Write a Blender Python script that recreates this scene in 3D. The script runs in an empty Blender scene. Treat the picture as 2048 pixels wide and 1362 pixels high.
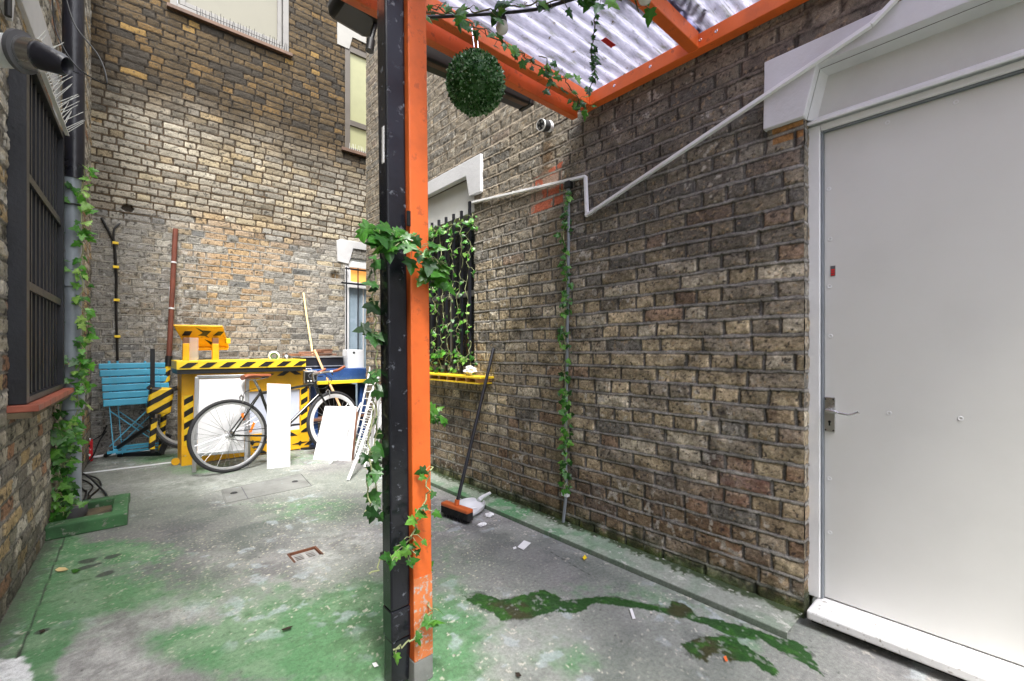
import bpy, math, random
import numpy as np
from mathutils import Vector, Matrix

# ------------------------------------------------------------------ camera
scn = bpy.context.scene
COL = scn.collection
A = math.radians(41.5); CA = math.cos(A); SA = math.sin(A)
F = 890.0; CX = 1024.0; CY = 700.0; H = 1.15
cam_d = bpy.data.cameras.new("camera")
cam_d.sensor_width = 36.0; cam_d.lens = 36.0 * F / 2048.0
cam_d.shift_y = (CY - 681.0) / 2048.0
cam_d.clip_start = 0.02; cam_d.clip_end = 500
cam = bpy.data.objects.new("camera", cam_d); COL.objects.link(cam)
cam.location = (0, 0, H); cam.rotation_euler = (math.radians(90), 0, -A)
scn.camera = cam
# ------------------------------------------------------------------ light
SUN_EL = math.radians(62); SUN_AZ = math.radians(205)      # azimuth from +Y, clockwise
w = bpy.data.worlds.new("World"); scn.world = w; w.use_nodes = True
nt = w.node_tree; bgn = nt.nodes["Background"]
sky = nt.nodes.new("ShaderNodeTexSky"); sky.sky_type = 'NISHITA'; sky.sun_disc = False
sky.sun_elevation = SUN_EL; sky.sun_rotation = SUN_AZ
sky.air_density = 1.0; sky.dust_density = 4.0; sky.ozone_density = 1.0
hs = nt.nodes.new("ShaderNodeHueSaturation"); hs.inputs['Saturation'].default_value = 0.22
nt.links.new(sky.outputs[0], hs.inputs['Color']); nt.links.new(hs.outputs[0], bgn.inputs[0])
bgn.inputs[1].default_value = 0.15
sd = bpy.data.lights.new("sun", 'SUN'); sd.energy = 1.5; sd.angle = math.radians(16); sd.color = (1, .975, .94)
sun = bpy.data.objects.new("sun", sd); COL.objects.link(sun)
dirv = Vector((math.sin(SUN_AZ) * math.cos(SUN_EL), math.cos(SUN_AZ) * math.cos(SUN_EL), math.sin(SUN_EL)))
sun.rotation_euler = dirv.to_track_quat('Z', 'Y').to_euler()
vs = scn.view_settings; vs.view_transform = 'Standard'; vs.look = 'None'; vs.gamma = 1; vs.exposure = 1.95
try:
    scn.cycles.use_denoising = True
    scn.cycles.max_bounces = 10; scn.cycles.diffuse_bounces = 6; scn.cycles.transparent_max_bounces = 12
    scn.cycles.sample_clamp_indirect = 8
except Exception: pass

# ------------------------------------------------------------------ where a photographed point stands
def ray(px, py):
    k = (px - CX) / F; t = (CY - py) / F
    return Vector((SA + k * CA, CA - k * SA, t))           # per metre of depth
def Yp(px, py, Y): r = ray(px, py); d = Y / r.y; return Vector((r.x * d, Y, H + r.z * d))
def Xp(px, py, X): r = ray(px, py); d = X / r.x; return Vector((X, r.y * d, H + r.z * d))
def Zp(px, py, Z=0.0): r = ray(px, py); d = (Z - H) / r.z; return Vector((r.x * d, r.y * d, Z))
def Dp(px, py, d): r = ray(px, py); return Vector((r.x * d, r.y * d, H + r.z * d))
LX0, LS = -0.497, 0.042
def Lp(px, py, o=0.0):
    r = ray(px, py); d = (LX0 + o) / (r.x - LS * r.y); return Vector((r.x * d, r.y * d, H + r.z * d))
LU = Vector((LS, 1, 0)).normalized(); LN = Vector((1, -LS, 0)).normalized()
def LW(y, z, o=0.0): return Vector((LX0 + LS * y, y, z)) + LN * o

RX = 2.2; BY = 6.54

# ------------------------------------------------------------------ noise
_T = np.random.RandomState(7).rand(16, 256, 256).astype(np.float32)
def vn(x, y, s=0):
    ix = np.floor(x).astype(np.int64); iy = np.floor(y).astype(np.int64)
    fx = (x - ix); fy = (y - iy); fx = fx * fx * (3 - 2 * fx); fy = fy * fy * (3 - 2 * fy)
    T = _T[s % 16]; o = (s // 16) * 37
    a = T[(ix + o) & 255, (iy + o) & 255]; b = T[(ix + 1 + o) & 255, (iy + o) & 255]
    c = T[(ix + o) & 255, (iy + 1 + o) & 255]; d = T[(ix + 1 + o) & 255, (iy + 1 + o) & 255]
    return (a * (1 - fx) + b * fx) * (1 - fy) + (c * (1 - fx) + d * fx) * fy
def fbm(x, y, f, n=4, s=0):
    t = 0; a = 1.0; w_ = 0
    for i in range(n):
        t = t + a * vn(x * f + i * 17.3, y * f + i * 9.1, s + i); w_ += a; a *= .5; f *= 2.03
    return t / w_
def sst(a, b, x): t = np.clip((x - a) / (b - a), 0, 1); return t * t * (3 - 2 * t)
def mixc(a, b, t): return a * (1 - t[..., None]) + np.asarray(b, dtype=np.float32) * t[..., None]
def inpoly(x, y, poly):
    r = np.zeros(x.shape, bool); n = len(poly); j = n - 1
    for i in range(n):
        xi, yi = poly[i]; xj, yj = poly[j]
        if yi != yj:
            c = ((yi > y) != (yj > y)) & (x < (xj - xi) * (y - yi) / (yj - yi) + xi); r ^= c
        j = i
    return r

# ------------------------------------------------------------------ materials
def new_mat(name):
    m = bpy.data.materials.new(name); m.use_nodes = True; nt = m.node_tree
    return m, nt, nt.nodes["Principled BSDF"]
def N(nt, t, **kw):
    n = nt.nodes.new(t)
    for k, v in kw.items(): setattr(n, k, v)
    return n
def coords(nt, obj=True):
    return N(nt, "ShaderNodeNewGeometry").outputs['Position']
def noise(nt, sc, det=5, rough=.6, vec=None):
    n = N(nt, "ShaderNodeTexNoise"); n.inputs['Scale'].default_value = sc
    n.inputs['Detail'].default_value = det; n.inputs['Roughness'].default_value = rough
    nt.links.new(vec if vec is not None else coords(nt), n.inputs['Vector']); return n.outputs['Fac']
def ramp(nt, fac, stops):
    r = N(nt, "ShaderNodeValToRGB"); nt.links.new(fac, r.inputs[0]); e = r.color_ramp.elements
    e[0].position, e[0].color = stops[0][0], (*stops[0][1], 1); e[1].position, e[1].color = stops[-1][0], (*stops[-1][1], 1)
    for p, c in stops[1:-1]: q = e.new(p); q.color = (*c, 1)
    return r.outputs[0]
def mixn(nt, fac, a, b, mode='MIX'):
    m = N(nt, "ShaderNodeMix", data_type='RGBA', blend_type=mode)
    if isinstance(fac, (int, float)): m.inputs[0].default_value = fac
    else: nt.links.new(fac, m.inputs[0])
    for i, v in ((6, a), (7, b)):
        if isinstance(v, tuple): m.inputs[i].default_value = (*v, 1)
        else: nt.links.new(v, m.inputs[i])
    return m.outputs[2]
def bump(nt, fac, s, dist=.002, nrm=None):
    b = N(nt, "ShaderNodeBump"); b.inputs['Strength'].default_value = s; b.inputs['Distance'].default_value = dist
    nt.links.new(fac, b.inputs['Height'])
    if nrm is not None: nt.links.new(nrm, b.inputs['Normal'])
    return b.outputs[0]
M = {}
def mat(name, c, rough=.5, metal=0.0, var=.15, wear=None, wear_amt=.5, wsc=14, bmp=.15, bsc=60, spec=.5, coat=0, emis=None):
    """painted / plastic / metal surface with uneven tone, optional wear of another colour, and fine relief"""
    m, nt, p = new_mat(name)
    n1 = noise(nt, 4, 6); dk = tuple(x * (1 - var * 1.6) for x in c); lt = tuple(min(1, x * (1 + var)) for x in c)
    colr = ramp(nt, n1, [(.3, dk), (.5, c), (.72, lt)])
    if wear:
        n2 = noise(nt, wsc, 9, .68); th = .78 - .3 * wear_amt
        f = ramp(nt, n2, [(th - .03, (0, 0, 0)), (th + .04, (1, 1, 1))])
        colr = mixn(nt, f, colr, wear)
    nt.links.new(colr, p.inputs['Base Color'])
    n3 = noise(nt, bsc, 5); nt.links.new(bump(nt, n3, bmp), p.inputs['Normal'])
    mr = N(nt, "ShaderNodeMapRange"); mr.inputs[3].default_value = max(.03, rough - .12); mr.inputs[4].default_value = min(1, rough + .15)
    nt.links.new(n1, mr.inputs[0]); nt.links.new(mr.outputs[0], p.inputs['Roughness'])
    p.inputs['Metallic'].default_value = metal; p.inputs['Specular IOR Level'].default_value = spec
    p.inputs['Coat Weight'].default_value = coat
    if emis: p.inputs['Emission Color'].default_value = (*emis[0], 1); p.inputs['Emission Strength'].default_value = emis[1]
    M[name] = m; return m

def attr_mat(name, fine=420, fine_amt=.55, bmp=.6, rough=.9, mid=90):
    m, nt, p = new_mat(name)
    at = N(nt, "ShaderNodeAttribute", attribute_name="Col")
    n1 = noise(nt, fine, 4, .7); n2 = noise(nt, mid, 6, .7)
    f = ramp(nt, n1, [(.25, (1 - fine_amt,) * 3), (.5, (1, 1, 1)), (.75, (1 + fine_amt,) * 3)])
    f2 = ramp(nt, n2, [(.3, (1 - fine_amt * .7,) * 3), (.5, (1, 1, 1)), (.7, (1 + fine_amt * .6,) * 3)])
    c = mixn(nt, 1.0, at.outputs['Color'], f, 'MULTIPLY'); c = mixn(nt, 1.0, c, f2, 'MULTIPLY')
    nt.links.new(c, p.inputs['Base Color'])
    ra = N(nt, "ShaderNodeAttribute", attribute_name="Rgh")
    nt.links.new(ra.outputs['Fac'], p.inputs['Roughness'])
    b = bump(nt, n2, bmp, .006); b = bump(nt, n1, bmp * .6, .0025, b)
    nt.links.new(b, p.inputs['Normal']); p.inputs['Specular IOR Level'].default_value = .3
    M[name] = m; return m
attr_mat('brickwork'); attr_mat('concrete_floor', 380, .42, .35, mid=60)

mat('black_paint', (.010, .011, .016), .2, var=.3, wear=(.13, .14, .16), wear_amt=.5, wsc=26, bmp=.3, bsc=25)
mat('black_pipe', (.018, .018, .026), .28, var=.4, bmp=.9, bsc=28)
mat('black_plastic', (.012, .012, .013), .4, var=.2)
mat('black_iron', (.012, .013, .019), .42, var=.4, wear=(.05, .05, .055), wear_amt=.28, wsc=30, bmp=.5, bsc=70)
mat('orange_paint', (.72, .135, .02), .5, var=.16, wear=(.50, .095, .02), wear_amt=.55, wsc=16, bmp=.5, bsc=45)
mat('dusty_orange', (.66, .19, .055), .6, var=.15, wear=(.42, .40, .36), wear_amt=.75, wsc=70, bmp=.6, bsc=45)
mat('white_paint', (.74, .74, .74), .55, var=.05, wear=(.50, .48, .43), wear_amt=.18, wsc=40, bmp=.5, bsc=35)
mat('shaded_stone', (.30, .29, .27), .7, var=.1)
mat('white_masonry', (.58, .58, .59), .7, var=.07, wear=(.33, .32, .30), wear_amt=.30, wsc=45, bmp=.9, bsc=50)
mat('panel_paint', (.60, .605, .58), .6, var=.05, wear=(.36, .35, .32), wear_amt=.16, wsc=30, bmp=.4, bsc=25)
mat('door_paint', (.64, .635, .61), .5, var=.02, wear=(.48, .46, .42), wear_amt=.10, wsc=55, bmp=.3, bsc=22)
mat('sill_paint', (.66, .66, .65), .6, var=.1, wear=(.27, .25, .21), wear_amt=.55, wsc=38, bmp=.9, bsc=45)
mat('white_plastic', (.74, .75, .77), .35, var=.05, wear=(.45, .44, .42), wear_amt=.15, wsc=30)
mat('white_board', (.84, .84, .85), .35, var=.02, bmp=.05)
mat('steel', (.62, .62, .62), .25, metal=1, var=.12, bmp=.3, bsc=30)
mat('aluminium', (.62, .63, .64), .38, metal=.8, var=.1)
mat('grey_pipe', (.26, .29, .33), .4, var=.2, wear=(.13, .13, .13), wear_amt=.35, wsc=20)
mat('grey_conduit', (.20, .22, .24), .45, var=.15)
mat('red_tile', (.36, .10, .06), .6, var=.2, wear=(.5, .42, .36), wear_amt=.3, wsc=40)
mat('yellow_paint', (.88, .46, .01), .5, var=.12, wear=(.62, .27, .02), wear_amt=.4, wsc=10, bmp=.3)
mat('bright_yellow', (.95, .66, .03), .42, var=.08, wear=(.45, .3, .05), wear_amt=.15, wsc=30)
mat('black_tape', (.014, .014, .014), .4, var=.2)
mat('chair_blue', (.085, .44, .66), .38, var=.12, wear=(.03, .14, .22), wear_amt=.25, wsc=20)
mat('board_grey', (.60, .64, .76), .45, var=.04)
mat('table_blue', (.02, .07, .24), .5, var=.2, wear=(.22, .3, .42), wear_amt=.5, wsc=110)
mat('wood_pale', (.62, .38, .19), .55, var=.2, wear=(.40, .2, .09), wear_amt=.4, wsc=25)
mat('wood_brown', (.23, .11, .065), .6, var=.3, wear=(.42, .28, .2), wear_amt=.35, wsc=20)
mat('bamboo', (.72, .55, .26), .5, var=.15)
mat('rust', (.17, .05, .03), .7, var=.3, wear=(.28, .12, .07), wear_amt=.4, wsc=40)
mat('rubber', (.028, .028, .030), .75, var=.3, bsc=200)
mat('rubber_grey', (.11, .11, .12), .7, var=.2)
mat('leather', (.30, .085, .035), .4, var=.2)
mat('bike_frame', (.015, .017, .016), .2, var=.1, coat=.5)
mat('reflector', (.9, .22, .02), .3, var=.05)
mat('window_frame', (.20, .19, .18), .5, var=.1)
mat('dark_frame', (.10, .085, .07), .5, var=.1)
mat('blind', (.19, .18, .14), .5, var=.04)
mat('stone_sill', (.13, .075, .05), .7, var=.4, wear=(.4, .36, .3), wear_amt=.3, wsc=40)
mat('lit_pane', (.24, .24, .135), .35, var=.06, emis=((.95, .90, .50), .04))
mat('orange_lit', (.85, .42, .10), .5, var=.05, emis=((1.0, .42, .10), .2))
mat('blue_glass', (.33, .42, .50), .25, var=.12)
mat('dark_glass', (.02, .022, .025), .08, var=.2, bmp=0)
mat('dark_room', (.035, .04, .035), .9, var=.3)
mat('red_carton', (.62, .01, .02), .4, var=.15, wear=(.25, .01, .01), wear_amt=.3, wsc=90)
mat('print_white', (.8, .8, .78), .5, var=.02)
mat('paper', (.78, .78, .78), .7, var=.08)
mat('broom_orange', (.62, .13, .03), .4, var=.15, wear=(.6, .5, .4), wear_amt=.25, wsc=60)
mat('bristle', (.02, .02, .02), .9, var=.4)
mat('bulb', (.62, .60, .55), .25, var=.03)
mat('stem_brown', (.10, .09, .03), .7, var=.3)
mat('stem_green', (.30, .33, .16), .7, var=.2)
mat('cast_iron', (.42, .41, .39), .6, metal=.3, var=.3, wear=(.45, .43, .4), wear_amt=.4, wsc=60)
mat('rusty_iron', (.13, .045, .02), .8, var=.5, wear=(.04, .03, .02), wear_amt=.5, wsc=60)
mat('soil', (.13, .10, .06), .95, var=.5, wear=(.3, .26, .16), wear_amt=.4, wsc=70, bmp=1, bsc=60)
mat('green_paint', (.05, .145, .055), .8, var=.35, wear=(.22, .23, .19), wear_amt=.62, wsc=22, bmp=.8, bsc=60)
mat('void', (.004, .004, .004), 1, var=0)
mat('red_sticker', (.6, .03, .03), .4, var=.05)
mat('dark_leaf', (.03, .018, .01), .8, var=.4)
mat('yellow_petal', (.85, .6, .01), .5, var=.1)
mat('manhole', (.23, .235, .22), .8, var=.25, wear=(.32, .42, .40), wear_amt=.45, wsc=25, bmp=1, bsc=40)

def leaf_mat(name, cols, rough=.35):
    m, nt, p = new_mat(name)
    g = N(nt, "ShaderNodeNewGeometry"); st = [(i / (len(cols) - 1), c) for i, c in enumerate(cols)]
    c = ramp(nt, g.outputs['Random Per Island'], st)
    n = noise(nt, 90, 3); v = ramp(nt, n, [(.3, (.72,) * 3), (.7, (1.3,) * 3)])
    c = mixn(nt, 1.0, c, v, 'MULTIPLY')
    tr = N(nt, "ShaderNodeBsdfTranslucent"); nt.links.new(c, tr.inputs[0]); nt.links.new(c, p.inputs['Base Color'])
    p.inputs['Roughness'].default_value = rough
    mx = N(nt, "ShaderNodeMixShader"); mx.inputs[0].default_value = .3
    nt.links.new(p.outputs[0], mx.inputs[1]); nt.links.new(tr.outputs[0], mx.inputs[2])
    nt.links.new(mx.outputs[0], nt.nodes["Material Output"].inputs[0]); M[name] = m
leaf_mat('ivy', [(.016, .07, .010), (.03, .13, .015), (.06, .21, .022), (.15, .36, .05)])
leaf_mat('ivy_bright', [(.025, .12, .012), (.06, .24, .02), (.13, .38, .04), (.40, .60, .16)])
leaf_mat('ivy_dark', [(.012, .05, .012), (.03, .10, .02), (.05, .17, .03), (.07, .22, .05)])
leaf_mat('box_leaf', [(.012, .045, .014), (.05, .16, .04), (.13, .30, .10), (.45, .60, .40)], .18)  # palest tones paint the leaf highlights into the colour

def stripe_mat(name, c1, c2, period, slope, fill=.5):
    """diagonal hazard tape, in the object's own coordinates"""
    m, nt, p = new_mat(name)
    tc = N(nt, "ShaderNodeTexCoord"); sp = N(nt, "ShaderNodeSeparateXYZ"); nt.links.new(tc.outputs['Object'], sp.inputs[0])
    mu = N(nt, "ShaderNodeMath", operation='MULTIPLY'); nt.links.new(sp.outputs[2], mu.inputs[0]); mu.inputs[1].default_value = slope
    ad = N(nt, "ShaderNodeMath", operation='ADD'); nt.links.new(sp.outputs[0], ad.inputs[0]); nt.links.new(mu.outputs[0], ad.inputs[1])
    wb = noise(nt, 14, 2); w2 = N(nt, "ShaderNodeMath", operation='MULTIPLY_ADD'); nt.links.new(wb, w2.inputs[0]); w2.inputs[1].default_value = .02; nt.links.new(ad.outputs[0], w2.inputs[2])
    dv = N(nt, "ShaderNodeMath", operation='DIVIDE'); nt.links.new(w2.outputs[0], dv.inputs[0]); dv.inputs[1].default_value = period
    fr = N(nt, "ShaderNodeMath", operation='FRACT'); nt.links.new(dv.outputs[0], fr.inputs[0])
    gt = N(nt, "ShaderNodeMath", operation='GREATER_THAN'); nt.links.new(fr.outputs[0], gt.inputs[0]); gt.inputs[1].default_value = fill
    c = mixn(nt, gt.outputs[0], c1, c2); v = ramp(nt, noise(nt, 12, 5), [(.3, (.75,) * 3), (.7, (1.15,) * 3)])
    c = mixn(nt, 1.0, c, v, 'MULTIPLY'); nt.links.new(c, p.inputs['Base Color']); p.inputs['Roughness'].default_value = .4
    nt.links.new(bump(nt, noise(nt, 40, 5), .35), p.inputs['Normal']); M[name] = m
stripe_mat('hazard_tape', (.92, .60, .02), (.012, .012, .012), .13, -1.1)
stripe_mat('hazard_wrap', (.92, .60, .02), (.012, .012, .012), .19, -1.6)

# corrugated plastic sheet
m, nt, p = new_mat('plastic_sheet'); M['plastic_sheet'] = m
g = coords(nt); mp = N(nt, "ShaderNodeMapping"); nt.links.new(g, mp.inputs[0]); mp.inputs['Scale'].default_value = (1.2, 9, 1)
c = ramp(nt, noise(nt, 5, 8, .7, mp.outputs[0]), [(.34, (.20, .21, .20)), (.46, (.40, .40, .53)), (.66, (.64, .64, .84))])
dirt = ramp(nt, noise(nt, 26, 7, .75), [(.60, (0, 0, 0)), (.66, (1, 1, 1))]); c = mixn(nt, dirt, c, (.10, .08, .035))
nt.links.new(c, p.inputs['Base Color']); p.inputs['Roughness'].default_value = .25
tl = N(nt, "ShaderNodeBsdfTranslucent"); nt.links.new(c, tl.inputs[0])
tp = N(nt, "ShaderNodeBsdfTransparent"); nt.links.new(c, tp.inputs[0])
m1 = N(nt, "ShaderNodeMixShader"); m1.inputs[0].default_value = .45; nt.links.new(tl.outputs[0], m1.inputs[1]); nt.links.new(tp.outputs[0], m1.inputs[2])
m2 = N(nt, "ShaderNodeMixShader"); m2.inputs[0].default_value = .14; nt.links.new(m1.outputs[0], m2.inputs[1]); nt.links.new(p.outputs[0], m2.inputs[2])
nt.links.new(m2.outputs[0], nt.nodes["Material Output"].inputs[0])
# clear acrylic
m, nt, p = new_mat('acrylic'); M['acrylic'] = m
p.inputs['Base Color'].default_value = (.9, .85, .78, 1); p.inputs['Roughness'].default_value = .1
tp = N(nt, "ShaderNodeBsdfTransparent"); tp.inputs[0].default_value = (.9, .85, .78, 1)
m1 = N(nt, "ShaderNodeMixShader"); m1.inputs[0].default_value = .3; nt.links.new(tp.outputs[0], m1.inputs[1]); nt.links.new(p.outputs[0], m1.inputs[2])
nt.links.new(m1.outputs[0], nt.nodes["Material Output"].inputs[0])

# ------------------------------------------------------------------ mesh building
class MB:
    def __init__(s): s.v = []; s.f = []
    def add(s, vs, fs):
        b = len(s.v); s.v += [tuple(v) for v in vs]; s.f += [tuple(i + b for i in f) for f in fs]; return s
    def box(s, c, size, R=None):
        c = Vector(c); hx, hy, hz = [q / 2 for q in size]
        vs = [Vector((x, y, z)) for x in (-hx, hx) for y in (-hy, hy) for z in (-hz, hz)]
        if R is not None: vs = [R @ v for v in vs]
        return s.add([c + v for v in vs], [(0, 1, 3, 2), (4, 6, 7, 5), (0, 4, 5, 1), (2, 3, 7, 6), (0, 2, 6, 4), (1, 5, 7, 3)])
    def bb(s, lo, hi):
        lo = Vector(lo); hi = Vector(hi); return s.box((lo + hi) / 2, hi - lo)
    def bar(s, p, q, w, h, up=(0, 0, 1)):
        p = Vector(p); q = Vector(q); d = q - p; L = d.length; d.normalize(); up = Vector(up)
        x = d.cross(up)
        if x.length < 1e-4: x = d.cross(Vector((1, 0, 0)))
        x.normalize(); z = x.cross(d); R = Matrix((x, d, z)).transposed()
        return s.box((p + q) / 2, (w, L, h), R)
    def tube(s, pts, r, n=10, cap=True):
        pts = [Vector(p) for p in pts]; rs = r if isinstance(r, (list, tuple)) else [r] * len(pts)
        t0 = (pts[1] - pts[0]).normalized(); ref = Vector((0, 0, 1)) if abs(t0.z) < .9 else Vector((1, 0, 0))
        x = t0.cross(ref).normalized(); vs = []; fs = []
        for i, p in enumerate(pts):
            t = ((pts[min(i + 1, len(pts) - 1)] - pts[max(i - 1, 0)])).normalized()
            x = (x - t * x.dot(t)).normalized(); y = t.cross(x)
            for k in range(n):
                a = 2 * math.pi * k / n; vs.append(p + (x * math.cos(a) + y * math.sin(a)) * rs[i])
        for i in range(len(pts) - 1):
            for k in range(n):
                a = i * n + k; b = i * n + (k + 1) % n; fs.append((a, b, b + n, a + n))
        if cap: fs.append(tuple(range(n))[::-1]); fs.append(tuple((len(pts) - 1) * n + k for k in range(n)))
        return s.add(vs, fs)
    def disc(s, c, ax, r, t, n=24): c = Vector(c); ax = Vector(ax).normalized(); return s.tube([c - ax * t / 2, c + ax * t / 2], r, n)
    def prism(s, pts, off):
        """planar outline pts extruded by vector off"""
        pts = [Vector(p) for p in pts]; off = Vector(off); n = len(pts)
        fs = [tuple(range(n))[::-1], tuple(range(n, 2 * n))] + [(i, (i + 1) % n, (i + 1) % n + n, i + n) for i in range(n)]
        return s.add(pts + [p + off for p in pts], fs)
    def torus(s, c, ax, R, r, n=48, k=10, rz=None):
        c = Vector(c); ax = Vector(ax).normalized(); x = ax.orthogonal().normalized(); y = ax.cross(x); rz = rz or r
        vs = []; fs = []
        for i in range(n):
            a = 2 * math.pi * i / n; d = x * math.cos(a) + y * math.sin(a)
            for j in range(k):
                b = 2 * math.pi * j / k; vs.append(c + d * (R + r * math.cos(b)) + ax * rz * math.sin(b))
        for i in range(n):
            for j in range(k): fs.append((i * k + j, ((i + 1) % n) * k + j, ((i + 1) % n) * k + (j + 1) % k, i * k + (j + 1) % k))
        return s.add(vs, fs)
    def ball(s, c, r, n=16, m=10, sc=(1, 1, 1)):
        vs = []; fs = []; c = Vector(c)
        for i in range(m + 1):
            t = math.pi * i / m
            for j in range(n):
                a = 2 * math.pi * j / n; vs.append(c + Vector((r * sc[0] * math.sin(t) * math.cos(a), r * sc[1] * math.sin(t) * math.sin(a), r * sc[2] * math.cos(t))))
        for i in range(m):
            for j in range(n): fs.append((i * n + j, (i + 1) * n + j, (i + 1) * n + (j + 1) % n, i * n + (j + 1) % n))
        return s.add(vs, fs)
    def lathe(s, c, ax, prof, n=24):
        """prof: (radius, distance along ax)"""
        c = Vector(c); ax = Vector(ax).normalized(); x = ax.orthogonal().normalized(); y = ax.cross(x); vs = []; fs = []
        for (r, t) in prof:
            for j in range(n):
                a = 2 * math.pi * j / n; vs.append(c + ax * t + (x * math.cos(a) + y * math.sin(a)) * r)
        for i in range(len(prof) - 1):
            for j in range(n): fs.append((i * n + j, i * n + (j + 1) % n, (i + 1) * n + (j + 1) % n, (i + 1) * n + j))
        return s.add(vs, fs)
    def build(s, name, m, parent=None, bevel=0, smooth=False, kind=None, local=None):
        me = bpy.data.meshes.new(name)
        vs = s.v
        if local is not None: o_ = Vector(local); vs = [tuple(Vector(v) - o_) for v in vs]
        me.from_pydata(vs, [], s.f); me.update()
        me.materials.append(M[m])
        if smooth:
            me.polygons.foreach_set('use_smooth', [True] * len(me.polygons))
            try: me.set_sharp_from_angle(angle=math.radians(40))
            except Exception: pass
        o = bpy.data.objects.new(name, me); COL.objects.link(o)
        if local is not None: o.location = local
        ROOTS[o.name] = Vector(local) if local is not None else Vector((0, 0, 0))
        if bevel:
            b = o.modifiers.new('bevel', 'BEVEL'); b.width = bevel; b.segments = 2; b.limit_method = 'ANGLE'
        if parent is not None: adopt(o, parent)
        if kind: o['kind'] = kind
        return o
ROOTS = {}
def adopt(o, parent):
    o.parent = parent
    o.matrix_parent_inverse = Matrix.Translation(-ROOTS.get(parent.name, Vector((0, 0, 0))))
def tag(o, label, cat, group=None):
    o['label'] = label; o['category'] = cat
    if group: o['group'] = group
    return o
def thing(name, label, cat, loc, group=None):
    o = bpy.data.objects.new(name, None); COL.objects.link(o); o.location = loc; o.empty_display_size = .1
    ROOTS[o.name] = Vector(loc); return tag(o, label, cat, group)
def copy_tree(o, off, parent=None):
    c = o.copy(); COL.objects.link(c)
    if parent is None: c.location = Vector(o.location) + Vector(off)
    else: c.parent = parent
    for ch in list(o.children): copy_tree(ch, off, c)
    return c
def spline(pts, n=8):
    pts = [Vector(p) for p in pts]; out = []
    P = [pts[0]] + pts + [pts[-1]]
    for i in range(1, len(P) - 2):
        for k in range(n):
            t = k / n; a, b, c, d = P[i - 1], P[i], P[i + 1], P[i + 2]
            out.append(.5 * ((2 * b) + (c - a) * t + (2 * a - 5 * b + 4 * c - d) * t * t + (3 * b - a - 3 * c + d) * t ** 3))
    out.append(pts[-1]); return out

# ------------------------------------------------------------------ fast grids carrying a colour per vertex
class Grid:
    def __init__(s): s.co = []; s.q = []; s.c = []; s.r = []; s.n = 0
    def add(s, co, q, c, r):
        s.co.append(co.reshape(-1, 3)); s.q.append(q.reshape(-1, 4) + s.n); s.c.append(c.reshape(-1, 3)); s.r.append(r.reshape(-1)); s.n += co.reshape(-1, 3).shape[0]
    def box(s, lo, hi, c):
        b = MB().bb(lo, hi); s.add(np.array(b.v, dtype=np.float32), np.array(b.f), np.tile(np.array(c, dtype=np.float32), (8, 1)), np.full(8, .9, np.float32))
    def build(s, name, m, smooth=True):
        co = np.concatenate(s.co).astype(np.float32); q = np.concatenate(s.q).astype(np.int32); c = np.concatenate(s.c); r = np.concatenate(s.r).astype(np.float32)
        used = np.zeros(len(co), bool); used[q.ravel()] = True; idx = np.cumsum(used) - 1
        co = co[used]; c = c[used]; r = r[used]; q = idx[q].astype(np.int32)
        me = bpy.data.meshes.new(name); me.vertices.add(len(co)); me.vertices.foreach_set('co', co.ravel())
        me.loops.add(q.size); me.loops.foreach_set('vertex_index', q.ravel())
        me.polygons.add(len(q)); me.polygons.foreach_set('loop_start', np.arange(0, q.size, 4, dtype=np.int32))
        try: me.polygons.foreach_set('loop_total', np.full(len(q), 4, dtype=np.int32))
        except Exception: pass
        me.polygons.foreach_set('use_smooth', np.full(len(q), smooth)); me.update(calc_edges=True)
        a = me.color_attributes.new('Col', 'FLOAT_COLOR', 'POINT'); c4 = np.ones((len(c), 4), np.float32); c4[:, :3] = np.clip(c, 0, 1); a.data.foreach_set('color', c4.ravel())
        a = me.attributes.new('Rgh', 'FLOAT', 'POINT'); a.data.foreach_set('value', r)
        me.materials.append(M[m]); o = bpy.data.objects.new(name, me); COL.objects.link(o); return o
def quads(nv, nu, keep):
    i = np.arange(nv * nu).reshape(nv, nu); q = np.stack([i[:-1, :-1], i[:-1, 1:], i[1:, 1:], i[1:, :-1]], -1)
    return q[keep]

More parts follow.
